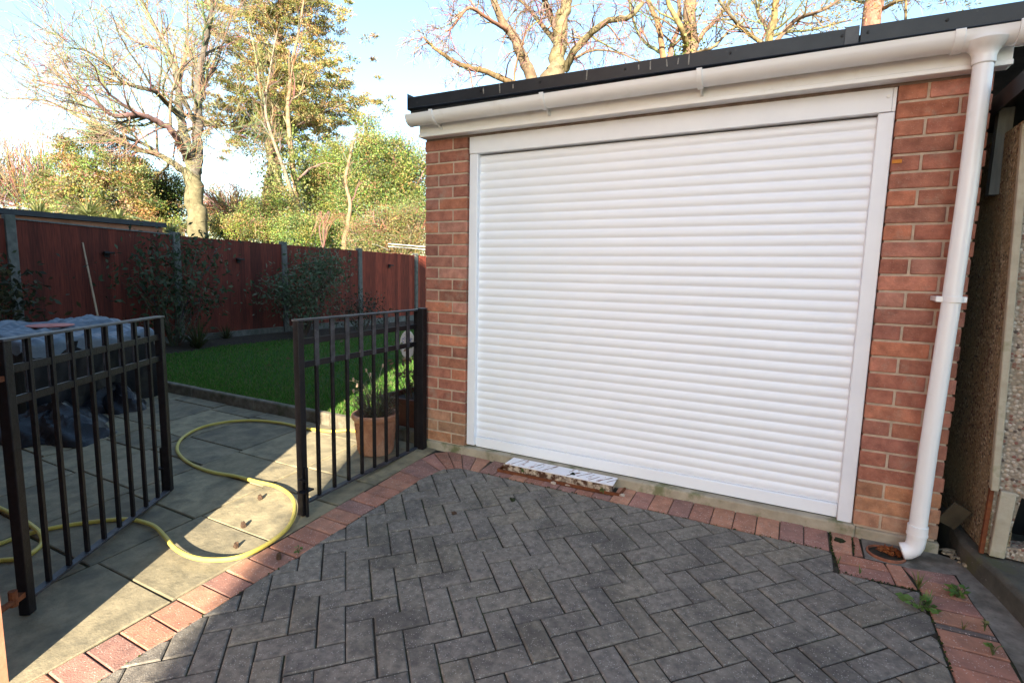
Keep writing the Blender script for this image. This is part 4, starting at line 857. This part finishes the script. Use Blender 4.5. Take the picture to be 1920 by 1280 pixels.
# ================================================================== trees beyond the fence and the garage
BK = ((.32,.26,.18),(.30,.23,.14),(.38,.30,.19))
class Tree:
    def __init__(s, name, label, base, cat='tree', group='trees beyond the fence', seed=1):
        s.rr = random.Random(seed); s.base = Vector(base); s.t = thing(name, label, cat, base, group); s.big = []; s.small = []; s.tips = []
    def limb(s, pts, r0, r1, n=5):
        P_ = smooth(pts, n); m_ = len(P_)
        P_ = [p_+Vector((s.rr.gauss(0,1),s.rr.gauss(0,1),s.rr.gauss(0,1)))*(.12*(r0+(r1-r0)*i/m_)) for i, p_ in enumerate(P_)]
        R_ = [r0+(r1-r0)*(i/(m_-1))**.8 for i in range(m_)]; s.big.append((P_, R_)); return P_, R_
    def sprout(s, P_, R_, n, L, lvl, f0=.25, angle=(25,60), bias=(0,0,.25), rk=.5, droop=0., wob=.18):
        rr = s.rr
        for i in range(n):
            f = f0+(1-f0)*((i+rr.random())/n); k = min(len(P_)-2, int(f*(len(P_)-1))); d0 = (P_[k+1]-P_[k]).normalized(); p_ = P_[k]
            ax = d0.cross(Vector((rr.gauss(0,1),rr.gauss(0,1),rr.gauss(0,1)))).normalized(); d = Matrix.Rotation(R(rr.uniform(*angle)), 3, ax) @ d0
            d = (d+Vector(bias)*.6).normalized(); l_ = L*rr.uniform(.55,1.15)*(1.15-.55*f); r_ = max(.008, min(R_[k]*rk, l_*.024)); pts = [p_]; m_ = 5 if lvl > 0 else 4
            for j in range(m_):
                d = (d+Vector((rr.gauss(0,1),rr.gauss(0,1),rr.gauss(0,1)))*wob+Vector((0,0,.04-droop*(j/m_)))).normalized(); p_ = p_+d*(l_/m_); pts.append(p_)
            rs = [r_*(1-.75*j/m_) for j in range(m_+1)]; (s.big if r_ > .035 else s.small).append((pts, rs)); s.tips.append(pts[-1])
            if lvl > 0: s.sprout(pts, rs, max(3, int(n*.0)+rr.randint(4,6)), L*.52, lvl-1, .15, (22,58), bias, .62, droop, wob)
    def build(s, cols=BK, twigcol=(.38,.30,.18)):
        mb = MB(); rr = s.rr
        for P_, R_ in s.big: mb.tube(P_, R_, 9 if R_[0] > .1 else 6, tuple(q*rr.uniform(.75,1.2)*.56 for q in cols[0]))
        mb.build('trunk', MAT['bark'], s.t, ang=70)
        if s.small:
            mb = MB()
            for P_, R_ in s.small: mb.tube(P_, R_, 3, tuple(q*rr.uniform(.22,.6) for q in twigcol), cap=False)
            mb.build('crown', MAT['twig'], s.t, ang=80)
        return s.t
def gb(px, py, d, z=-.2): q = at(px, py, d); return Vector((q.x, q.y, z))
# 1 big bare tree
D = 17.0
def A(px, py, dd=0): return at(px, py, D+dd)
T = Tree('bare_tree', 'large spreading leafless tree with a forked pale trunk beyond the fence, left of the pine', gb(374,430,D), seed=3)
tr = T.limb([gb(374,430,D), A(374,432), A(368,380), A(362,330), A(366,300)], 0.323,0.231)
lims = [T.limb([A(364,335),A(372,270),A(372,200),A(374,140),A(386,80),A(398,20,-.5),A(402,-70,-1)], 0.193,0.031),
 T.limb([A(362,325),A(350,270,.5),A(338,220,1),A(334,160,1.2),A(318,100,1.5),A(296,60,2),A(270,10,2),A(240,-60,2)], 0.185,0.023),
 T.limb([A(334,215,1),A(310,190,0),A(285,170,-1),A(232,155,-1.5),A(200,120,-2),A(160,95,-2),A(128,90,-2.5)], 0.100,0.015),
 T.limb([A(352,300),A(330,255,-1),A(300,230,-1.5),A(262,215,-2),A(215,218,-2.5),A(170,185,-3),A(130,165,-3),A(60,150,-3)], 0.131,0.015),
 T.limb([A(360,335),A(330,310,1),A(295,290,1.5),A(240,275,2),A(190,245,2.5),A(140,215,3),A(90,190,3),A(30,185,3)], 0.139,0.015),
 T.limb([A(300,292,1.5),A(270,270,2),A(215,250,1),A(160,210,1),A(120,150,1),A(80,110,1)], 0.077,0.015),
 T.limb([A(372,190),A(385,160,1),A(405,110,1.5),A(425,60,2),A(440,10,2)], 0.077,0.015),
 T.limb([A(336,170,1.2),A(345,110,2),A(352,50,2.5),A(350,-20,3)], 0.077,0.015),
 T.limb([A(322,110,1.5),A(290,90,2),A(250,75,2),A(215,40,2.5),A(190,10,3)], 0.062,0.015),
 T.limb([A(373,220),A(395,230,-1),A(415,245,-1.5),A(425,270,-2)], 0.039,0.009)]
for P_, R_ in lims: T.sprout(P_, R_, 22 if R_[0] > .09 else 16, 2.6, 2, .2, bias=(-.35,0,.22))
T.build(twigcol=(.44,.35,.20))
# 2 pine with bare lower limbs and 3 the pale slender ivy-clad trees in front of it
D = 25.0
T = Tree('pine_tree', 'tall broad pine with brownish-green needle clumps beyond the fence', gb(520,445,D), seed=5)
tr = T.limb([gb(520,445,D),A(520,440),A(515,330),A(510,250),A(512,170),A(520,90),A(525,20),A(522,-60)], .40,.10)
pl_ = []
for px, py, ex, ey, dd in ((512,240,440,205,-1),(512,210,430,150,1),(513,180,600,140,-2),(515,160,640,110,1),(514,200,640,200,2),(515,250,655,190,-1),(515,120,440,60,-1),(518,90,600,40,1),(520,60,450,10,0),(520,40,590,-20,-1),(512,230,610,235,3),(516,140,470,110,3),(512,260,430,235,0),(512,260,575,225,-2),(520,20,480,-40,1),(520,10,560,-50,0)):
    P_, R_ = T.limb([A(px,py),A((px*2+ex)/3,(py*2+ey)/3+6,dd*.4),A((px+2*ex)/3,(py+2*ey)/3+2,dd*.8),A(ex,ey,dd)], .10,.03); pl_.append(P_); T.sprout(P_, R_, 6, 1.3, 0, .3)
T.build(cols=((.36,.25,.15),), twigcol=(.33,.25,.15))
C = []; Dn = []; cc = []
ppal = [(.29,.25,.08),(.35,.28,.105),(.23,.22,.07),(.38,.29,.135),(.15,.15,.055)]
for P_ in pl_:
    for i in range(74):
        f = .22+.78*random.random(); b0 = P_[int(f*(len(P_)-1))]; b0 = b0+Vector((random.gauss(0,.95),random.gauss(0,.95),random.gauss(.25,.6))); col = random.choice(ppal); r_ = random.uniform(.22,.48)
        for k in range(95):
            d = Vector((random.gauss(0,1),random.gauss(0,1),random.gauss(.35,.8))).normalized(); C.append(b0+Vector((d.x*r_,d.y*r_,d.z*r_*.55))*random.uniform(.3,1)); Dn.append(d); cc.append(tuple(q*random.uniform(.7,1.3) for q in col))
leaves('needles', MAT['leaf'], C, RNG.uniform(.09,.17,len(C)), T.t, .32, cc, dirs=np.array([tuple(d) for d in Dn]))
def ivyon(T, P_, R_, n, rad, lsz=.11, f0=0, f1=1, pal=((.16,.21,.05),(.21,.25,.07),(.11,.15,.04),(.26,.27,.09)), dens=12):
    C = []
    for i in range(n):
        f = f0+(f1-f0)*random.random(); q = P_[int(f*(len(P_)-1))]; c_ = q+Vector((random.gauss(0,rad),random.gauss(0,rad),random.gauss(0,rad)))
        for k in range(dens): C.append(c_+Vector((random.gauss(0,.13),random.gauss(0,.13),random.gauss(0,.13))))
    return C, pal, lsz
D = 20.0
T = Tree('ivy_clad_tree', 'slender pale-barked tree with ivy on its stem in front of the pine', gb(562,455,D), seed=6)
s1 = T.limb([gb(562,460,D),A(560,440),A(556,370),A(548,300),A(540,220),A(545,140),A(560,60),A(570,0)], .16,.03)
s2 = T.limb([A(560,430),A(545,380),A(520,330,.5),A(500,270,1),A(490,190,1),A(480,110,1),A(465,40,1)], .11,.02)
s3 = T.limb([A(558,400),A(540,340,-1),A(500,220,-1),A(505,140,-1),A(520,60,-1)], .09,.02)
for P_, R_ in (s1, s2, s3): T.sprout(P_, R_, 12, 1.9, 1, .35, bias=(0,0,.4))
T.build(cols=((.52,.42,.28),), twigcol=(.45,.36,.22))
C1, pal_, ls = ivyon(T, s1[0], s1[1], 95, .33, f0=.1, f1=.55); C2, _, _ = ivyon(T, s2[0], s2[1], 60, .3, f0=.2, f1=.6)
leaves('ivy', MAT['leaf'], C1+C2, ls*RNG.uniform(.6,1.2,len(C1+C2)), T.t, .8, pick(len(C1+C2), *pal_))
D = 23.0
T = Tree('ivy_clad_tree', 'leaning ivy-covered trunk just left of the slender pale tree', gb(500,440,D), seed=9)
s1 = T.limb([gb(500,440,D),A(500,430),A(498,360),A(510,300),A(520,240),A(500,170),A(490,120)], .22,.05)
T.sprout(s1[0], s1[1], 9, 1.8, 1, .4); T.build(cols=((.42,.33,.2),))
C1, pal_, ls = ivyon(T, s1[0], s1[1], 150, .38, f0=.15, f1=.95); leaves('ivy', MAT['leaf'], C1, ls*RNG.uniform(.6,1.2,len(C1)), T.t, .8, pick(len(C1), *pal_))
# evergreens, hedges, bushes: leaf clumps through uneven volumes
def crown(name, label, D, ell, n, lsz, pal, cat='tree', clump=.28, asp=.6, dens=16, trunk=True, group='trees beyond the fence', twig=0, twigcol=(.3,.22,.14), zb=-.2, depth=.8, up=.3):
    bx_ = sum(e[0] for e in ell)/len(ell); by_ = max(e[1]+e[3] for e in ell); base = gb(bx_, by_, D, zb); T = Tree(name, label, base, cat, group, seed=int(bx_*7+by_)); C = []; cc = []
    tot = sum(e[2]*e[3] for e in ell)
    for e in ell:
        c = at(e[0], e[1], D+(e[4] if len(e) > 4 else 0)); rx = e[2]*D/FPX; rz = e[3]*D/FPX
        if trunk:
            P_, R_ = T.limb([base, base*.5+c*.5+Vector((random.gauss(0,.3),random.gauss(0,.3),0)), c+Vector((0,0,rz*.3))], .10,.03); T.sprout(P_, R_, 7, max(.6,rx*.9), 1, .4)
        for i in range(max(4, int(n*e[2]*e[3]/tot))):
            d = Vector((random.gauss(0,1),random.gauss(0,1),random.gauss(0,1))).normalized()*random.random()**.33
            b0 = c+right*d.x*rx+fwd*d.y*rx*depth+Vector((0,0,1))*d.z*rz; col = random.choice(pal); col = tuple(q*random.uniform(.75,1.25) for q in col); cr = clump*random.uniform(.5,1.2)
            for k in range(int(dens*5.5)):
                C.append((b0.x+random.gauss(0,cr),b0.y+random.gauss(0,cr),b0.z+random.gauss(0,cr*.7))); cc.append(tuple(q*random.uniform(.75,1.25) for q in col))
        if twig:
            for i in range(int(twig*e[2]*e[3]/tot)):
                d = Vector((random.gauss(0,1),random.gauss(0,1),random.gauss(.2,.8))).normalized(); p0 = c+right*d.x*rx*.3+Vector((0,0,1))*d.z*rz*.2-Vector((0,0,rz*.4)); p1 = c+right*d.x*rx+fwd*d.y*rx*depth+Vector((0,0,1))*d.z*rz
                T.small.append((smooth([p0,(p0+p1)/2+Vector((random.gauss(0,.15),random.gauss(0,.15),random.gauss(.1,.12)))*rx,p1],3), [.018-.0016*k for k in range(7)]))
    T.build(twigcol=twigcol)
    if C: leaves('foliage', MAT['leaf'], C, lsz*.46*RNG.uniform(.6,1.3,len(C)), T.t, asp, cc, up=up)
    return T
gol = ((.26,.25,.075),(.31,.28,.10),(.18,.19,.06),(.36,.29,.13),(.12,.13,.045)); ivy = ((.19,.25,.06),(.26,.30,.085),(.10,.15,.045),(.33,.31,.12),(.07,.10,.03)); yel = ((.28,.30,.07),(.38,.33,.10),(.18,.23,.06),(.30,.24,.11),(.14,.17,.05)); tan = ((.40,.28,.16),(.34,.24,.13))
D = 20.0
T = Tree('evergreen_tree', 'broad ragged olive-green evergreen behind the outbuilding, under the bare branches', gb(190,420,D), seed=31); C = []; cc = []
for ax, ay, ww, dd in ((178,238,75,0),(232,242,60,.8),(120,262,70,-.5),(292,325,62,1),(85,300,50,.4),(205,285,80,-1.2),(150,300,85,-1.4),(255,300,60,-.8)):
    P_, R_ = T.limb([gb(ax,430,D+dd,-.2), A(ax+random.uniform(-8,8),430,dd), A(ax+random.uniform(-5,5),(ay+430)/2,dd), A(ax,ay,dd)], .10,.02)
    for i in range(70):
        f = random.random()**.9; yy_ = ay+(425-ay)*f; w_ = ww*(.22+.85*f**.7)*random.uniform(.45,1.2); sg = random.choice((-1,1)); up_ = random.uniform(-4,10)
        b0 = A(ax, yy_, dd); tip = A(ax+sg*w_*random.uniform(.5,1), yy_-up_+w_*.12, dd+random.uniform(-1,1)*w_*.02); pl = smooth([b0, b0*.5+tip*.5+Vector((0,0,.12)), tip], 5); T.small.append((pl, [.022-.0017*q for q in range(11)]))
        col = random.choice(gol); col = tuple(q*random.uniform(.6,1.2) for q in col)
        for q in range(5):
            p0 = pl[int((.35+.65*(q/4))*10)]
            for k in range(26): C.append((p0.x+random.gauss(0,.16),p0.y+random.gauss(0,.16),p0.z+random.gauss(-.04,.085))); cc.append(tuple(v*random.uniform(.7,1.3) for v in col))
T.build(twigcol=(.5,.38,.22)); leaves('foliage', MAT['leaf'], C, .075*RNG.uniform(.6,1.4,len(C)), T.t, .5, cc)
crown('dark_conifer', 'dark green conifer right of the spiky plants behind the fence', 21, [(285,385,50,45),(250,400,45,35),(320,370,40,50)], 420, .13, ((.03,.05,.015),(.05,.075,.02),(.09,.12,.03)))
crown('twiggy_bush', 'reddish bare twiggy bush at the far left edge above the outbuilding', 24, [(30,340,55,90),(75,320,40,80),(-20,330,60,100)], 1, .1, tan, 'bush', twig=700, twigcol=(.55,.38,.24), dens=2)
crown('twiggy_bush', 'beige leafless twiggy bush right of the big bare trunk', 21, [(430,390,60,45),(460,400,40,35),(400,400,35,45)], 60, .09, tan, 'bush', twig=900, twigcol=(.75,.55,.33), dens=6)
crown('hedge_bush', 'bright yellow-green bush at the foot of the big bare trunk along the fence top', 18.5, [(425,428,50,20),(470,432,50,22),(330,428,30,14)], 260, .10, yel, 'bush', clump=.2, twig=140, twigcol=(.6,.45,.25))
crown('hedge_bush', 'green leafy bush between the bare trunk and the slender pale tree', 19, [(500,410,50,46),(455,428,40,26),(520,380,30,30)], 300, .11, ivy, 'bush', clump=.22, twig=80)
crown('ivy_thicket', 'tall ivy-covered thicket left of the garage wall', 19, [(720,320,62,70),(765,330,50,70),(690,300,40,50),(700,380,70,60),(762,395,60,50),(685,235,10,35)], 1000, .13, ivy, twig=200, twigcol=(.5,.38,.22), clump=.26)
crown('evergreen_tree', 'mixed green tree behind the slender pale trunk', 22, [(625,350,60,70),(590,330,45,60),(640,310,40,40),(610,410,70,55)], 900, .13, ((.18,.23,.055),(.26,.29,.08),(.10,.14,.04),(.24,.21,.08)), twig=200, twigcol=(.5,.38,.22))
crown('bramble_bush', 'brown and green bramble bush at the fence top beside the garage', 14.5, [(735,425,60,40),(775,430,40,45),(690,440,40,30),(760,465,60,25),(700,470,60,22)], 620, .075, ((.24,.21,.09),(.30,.21,.11),(.16,.19,.06)), 'bush', clump=.2, twig=320, twigcol=(.5,.36,.22), dens=14)
crown('hedge_bush', 'green bush beyond the fence under the curved bare stems', 16.5, [(600,440,55,35),(650,445,40,30),(555,440,40,40)], 380, .10, ivy, 'bush', clump=.2)
D = 15.5
T = Tree('bare_sapling', 'small pale crooked bare tree beside the arching stems at the fence', gb(645,470,D), seed=14)
s1 = T.limb([gb(642,480,D),A(645,462),A(652,425),A(656,380),A(648,340),A(655,300),A(662,265)], .09,.03)
T.sprout(s1[0], s1[1], 7, 1.2, 1, .5); T.build(cols=((.55,.45,.32),), twigcol=(.46,.36,.24))
T = Tree('arching_shrub', 'arching bare brown stems in front of the green bush at the fence', gb(605,470,D), 'shrub', seed=15)
for i in range(22):
    sx = random.choice((-1,1)); T.small.append((smooth([A(606,470,random.uniform(-.3,.3)),A(608+sx*random.uniform(0,12),425),A(625+sx*random.uniform(5,30),402+random.uniform(-8,8)),A(625+sx*random.uniform(15,45),425+random.uniform(-10,30))],5), [.012-.0005*k for k in range(16)]))
T.build(twigcol=(.42,.28,.16))
# spiky cordylines
for i, (px, py, dd, r_, lab) in enumerate(((165,388,14,1.05,'largest spiky cordyline above the outbuilding roof'),(72,392,14.5,.85,'spiky cordyline above the outbuilding at the far left'),(222,400,14,.65,'spiky cordyline near the right end of the outbuilding roof'),(318,418,13.5,.5,'small pale spiky plant just left of the bare trunk'))):
    c_ = at(px, py, dd); t = thing('cordyline', lab, 'plant', (c_.x,c_.y,-.2), 'spiky cordylines beyond the fence')
    mb = MB(); mb.tube([(c_.x,c_.y,-.2),(c_.x,c_.y,c_.z-.2)], [.09,.07], 8, (1,1,1)); mb.build('stem', MAT['bark'], t)
    C = []; mb = MB()
    for k in range(150):
        d = Vector((random.gauss(0,1),random.gauss(0,1),random.gauss(.55,.6))).normalized(); L_ = r_*random.uniform(.7,1.1); s_ = d.cross(Vector((0,0,1))).normalized(); o0 = Vector((c_.x,c_.y,c_.z-.25)); col = random.choice(((.22,.25,.09),(.28,.29,.13),(.15,.18,.06)))
        vs = []
        for j in range(4): f = j/3; p_ = o0+d*L_*f-Vector((0,0,.35*L_*f*f)); vs += [p_+s_*(.03*(1-f*.9)), p_-s_*(.03*(1-f*.9))]
        mb.add(vs, [(0,1,3,2),(2,3,5,4),(4,5,7,6)], col)
    mb.build('spiky_leaves', MAT['leaf'], t, flat=True)
# trees behind the garage
D = 17.0
T = Tree('willow_tree', 'gnarled bare willow with drooping reddish twigs behind the garage roof', gb(1020,300,D), group='trees behind the garage', seed=21)
s0 = T.limb([gb(1020,300,D),A(1020,250),A(1018,190),A(1040,130)], .42,.34)
l1 = [T.limb([A(1035,160),A(1048,110),A(1050,60),A(1062,10),A(1075,-60)], .30,.15), T.limb([A(1045,60),A(1030,25),A(1015,-20,-1),A(1000,-60,-1)], .13,.07),
 T.limb([A(1005,180),A(985,120),A(968,80),A(945,45),A(925,0),A(915,-50)], .22,.08), T.limb([A(1000,190,.5),A(955,155,-.5),A(910,135,-1),A(870,125,-1.5),A(835,105,-2),A(808,85,-2),A(795,70,-2)], .12,.03),
 T.limb([A(1060,130,0),A(1075,100,-.5),A(1105,65,-1),A(1140,40,-1.5),A(1180,32,-2),A(1205,5,-2)], .14,.06), T.limb([A(955,60),A(915,35,-1),A(880,15,-1.5),A(850,50,-2),A(835,60,-2)], .07,.02),
 T.limb([A(1045,85,0),A(1010,40,1),A(985,10,1.5),A(960,-10,2)], .09,.04), T.limb([A(1060,120,1),A(1110,95,1.5),A(1160,100,2),A(1210,120,2)], .06,.02)]
for P_, R_ in l1: T.sprout(P_, R_, 15, 1.5, 2, .15, angle=(30,80), bias=(0,0,-.05), droop=.28, wob=.22)
T.build(cols=((.42,.29,.15),), twigcol=(.42,.26,.17))
D = 19.0
T = Tree('bare_tree', 'many-stemmed bare tree behind the middle of the garage roof', gb(1290,260,D), group='trees behind the garage', seed=23)
l1 = [T.limb([gb(1290,260,D),A(1292,150),A(1296,80),A(1292,30),A(1300,-50)], .30,.20), T.limb([A(1245,120),A(1240,85),A(1232,40),A(1215,0),A(1205,-50)], .12,.07), T.limb([A(1250,130),A(1262,80),A(1275,40,1),A(1270,-10,1)], .11,.06), T.limb([A(1290,95),A(1275,50,-1),A(1255,10,-1),A(1250,-40,-1)], .11,.06), T.limb([A(1300,90),A(1320,60,0),A(1345,35,.5),A(1370,0,1),A(1380,-50,1)], .10,.05), T.limb([A(1240,100),A(1205,75,1),A(1185,30,1),A(1180,-20,1)], .07,.04), T.limb([A(1300,100),A(1335,90,-1),A(1365,60,-1),A(1395,40,-1)], .06,.03)]
for P_, R_ in l1: T.sprout(P_, R_, 10, 1.6, 1, .2, angle=(25,70))
T.build(cols=((.45,.32,.17),), twigcol=(.40,.28,.17))
C1, pal_, ls = ivyon(T, [A(1285,100),A(1295,70),A(1290,90)], None, 26, .3); leaves('ivy', MAT['leaf'], C1, .10, T.t, .8, pick(len(C1), *pal_))
D = 18.0
T = Tree('browning_tree', 'tree with sparse dry brown leaves behind the right half of the garage roof', gb(1440,230,D), group='trees behind the garage', seed=25)
l1 = [T.limb([gb(1440,230,D),A(1440,100),A(1450,50),A(1455,0),A(1465,-60)], .16,.08), T.limb([A(1445,90),A(1490,40),A(1540,20,-1),A(1590,-10,-1)], .09,.04), T.limb([A(1440,90),A(1400,60),A(1370,30,-1),A(1340,-10,-1)], .08,.04), T.limb([A(1440,70),A(1480,60,1),A(1530,55,1),A(1580,40,1)], .06,.03), T.limb([A(1440,60),A(1420,20,1),A(1410,-30,1)], .07,.04)]
for P_, R_ in l1: T.sprout(P_, R_, 14, 1.7, 1, .15, angle=(25,70))
T.build(cols=((.36,.27,.15),), twigcol=(.38,.28,.16))
C = []
for q in T.tips:
    if random.random() < .8:
        for k in range(5): C.append(q+Vector((random.gauss(0,.14),random.gauss(0,.14),random.gauss(0,.14))))
leaves('dry_leaves', MAT['leaf'], C, RNG.uniform(.06,.11,len(C)), T.t, .6, pick(len(C),(.34,.22,.09),(.28,.20,.07),(.40,.28,.12),(.16,.15,.05)))
D = 20.0
T = Tree('pine_tree', 'thick bare pine trunk rising behind the right end of the garage roof', gb(1630,200,D), group='trees behind the garage', seed=27)
l1 = [T.limb([gb(1630,200,D),A(1632,60),A(1638,20),A(1640,-40)], .36,.26), T.limb([A(1650,20),A(1690,0,-1),A(1740,-8,-1),A(1800,-25,-1)], .08,.04), T.limb([A(1700,80),A(1698,30),A(1700,-40)], .05,.04), T.limb([A(1640,10),A(1600,0,1),A(1560,-20,1)], .07,.03)]
for P_, R_ in l1[1:]: T.sprout(P_, R_, 9, 1.3, 1, .15)
T.build(cols=((.50,.34,.2),), twigcol=(.32,.22,.13))
C = []; Dn = []
for i in range(120):
    b0 = A(random.uniform(1560,1830), random.uniform(-60,14), random.uniform(-2,2))
    for k in range(26): d = Vector((random.gauss(0,1),random.gauss(0,1),random.gauss(.3,.8))).normalized(); C.append(b0+d*.2); Dn.append(tuple(d))
leaves('needles', MAT['leaf'], C, RNG.uniform(.12,.2,len(C)), T.t, .16, pick(len(C),(.14,.14,.04),(.10,.11,.03),(.2,.16,.06)), dirs=np.array(Dn))
crown('evergreen_tree', 'pale green branch tips of a tree seen between the garage roof and the pebbledash garage', 14, [(1890,150,30,45),(1925,100,40,60),(1870,100,15,20)], 60, .10, ((.13,.16,.05),(.18,.17,.07),(.09,.12,.04)), twig=60, dens=14, group='trees behind the garage')
# far wooded skyline as one mass
C = []; cc = []
for i in range(900):
    px = random.uniform(-250, 1300); D_ = random.uniform(48,60); q = at(px, 520, D_); hh = (2.0+1.3*math.sin(px*.013)+.9*math.sin(px*.037+1))*random.random()**.8; col = random.choice(((.10,.12,.04),(.16,.14,.07),(.07,.09,.03),(.2,.16,.09)))
    for k in range(26): C.append((q.x+random.gauss(0,.7), q.y+random.gauss(0,.7), hh+random.gauss(0,.5))); cc.append(col)
tag(leaves('far_wood', MAT['leaf'], C, RNG.uniform(.25,.5,len(C)), None, .7, cc), kind='stuff')
# white washing-line cords
for py, lab in ((457,'upper pale washing line beyond the fence beside the garage'),(462,'lower pale washing line beyond the fence beside the garage')):
    mb = MB(); mb.tube([at(728,py,13), at(765,py+3,12.6), at(812,py+7,12.2)], .011, 6); tag(mb.build('washing_line', MAT['wire']), lab, 'washing line')
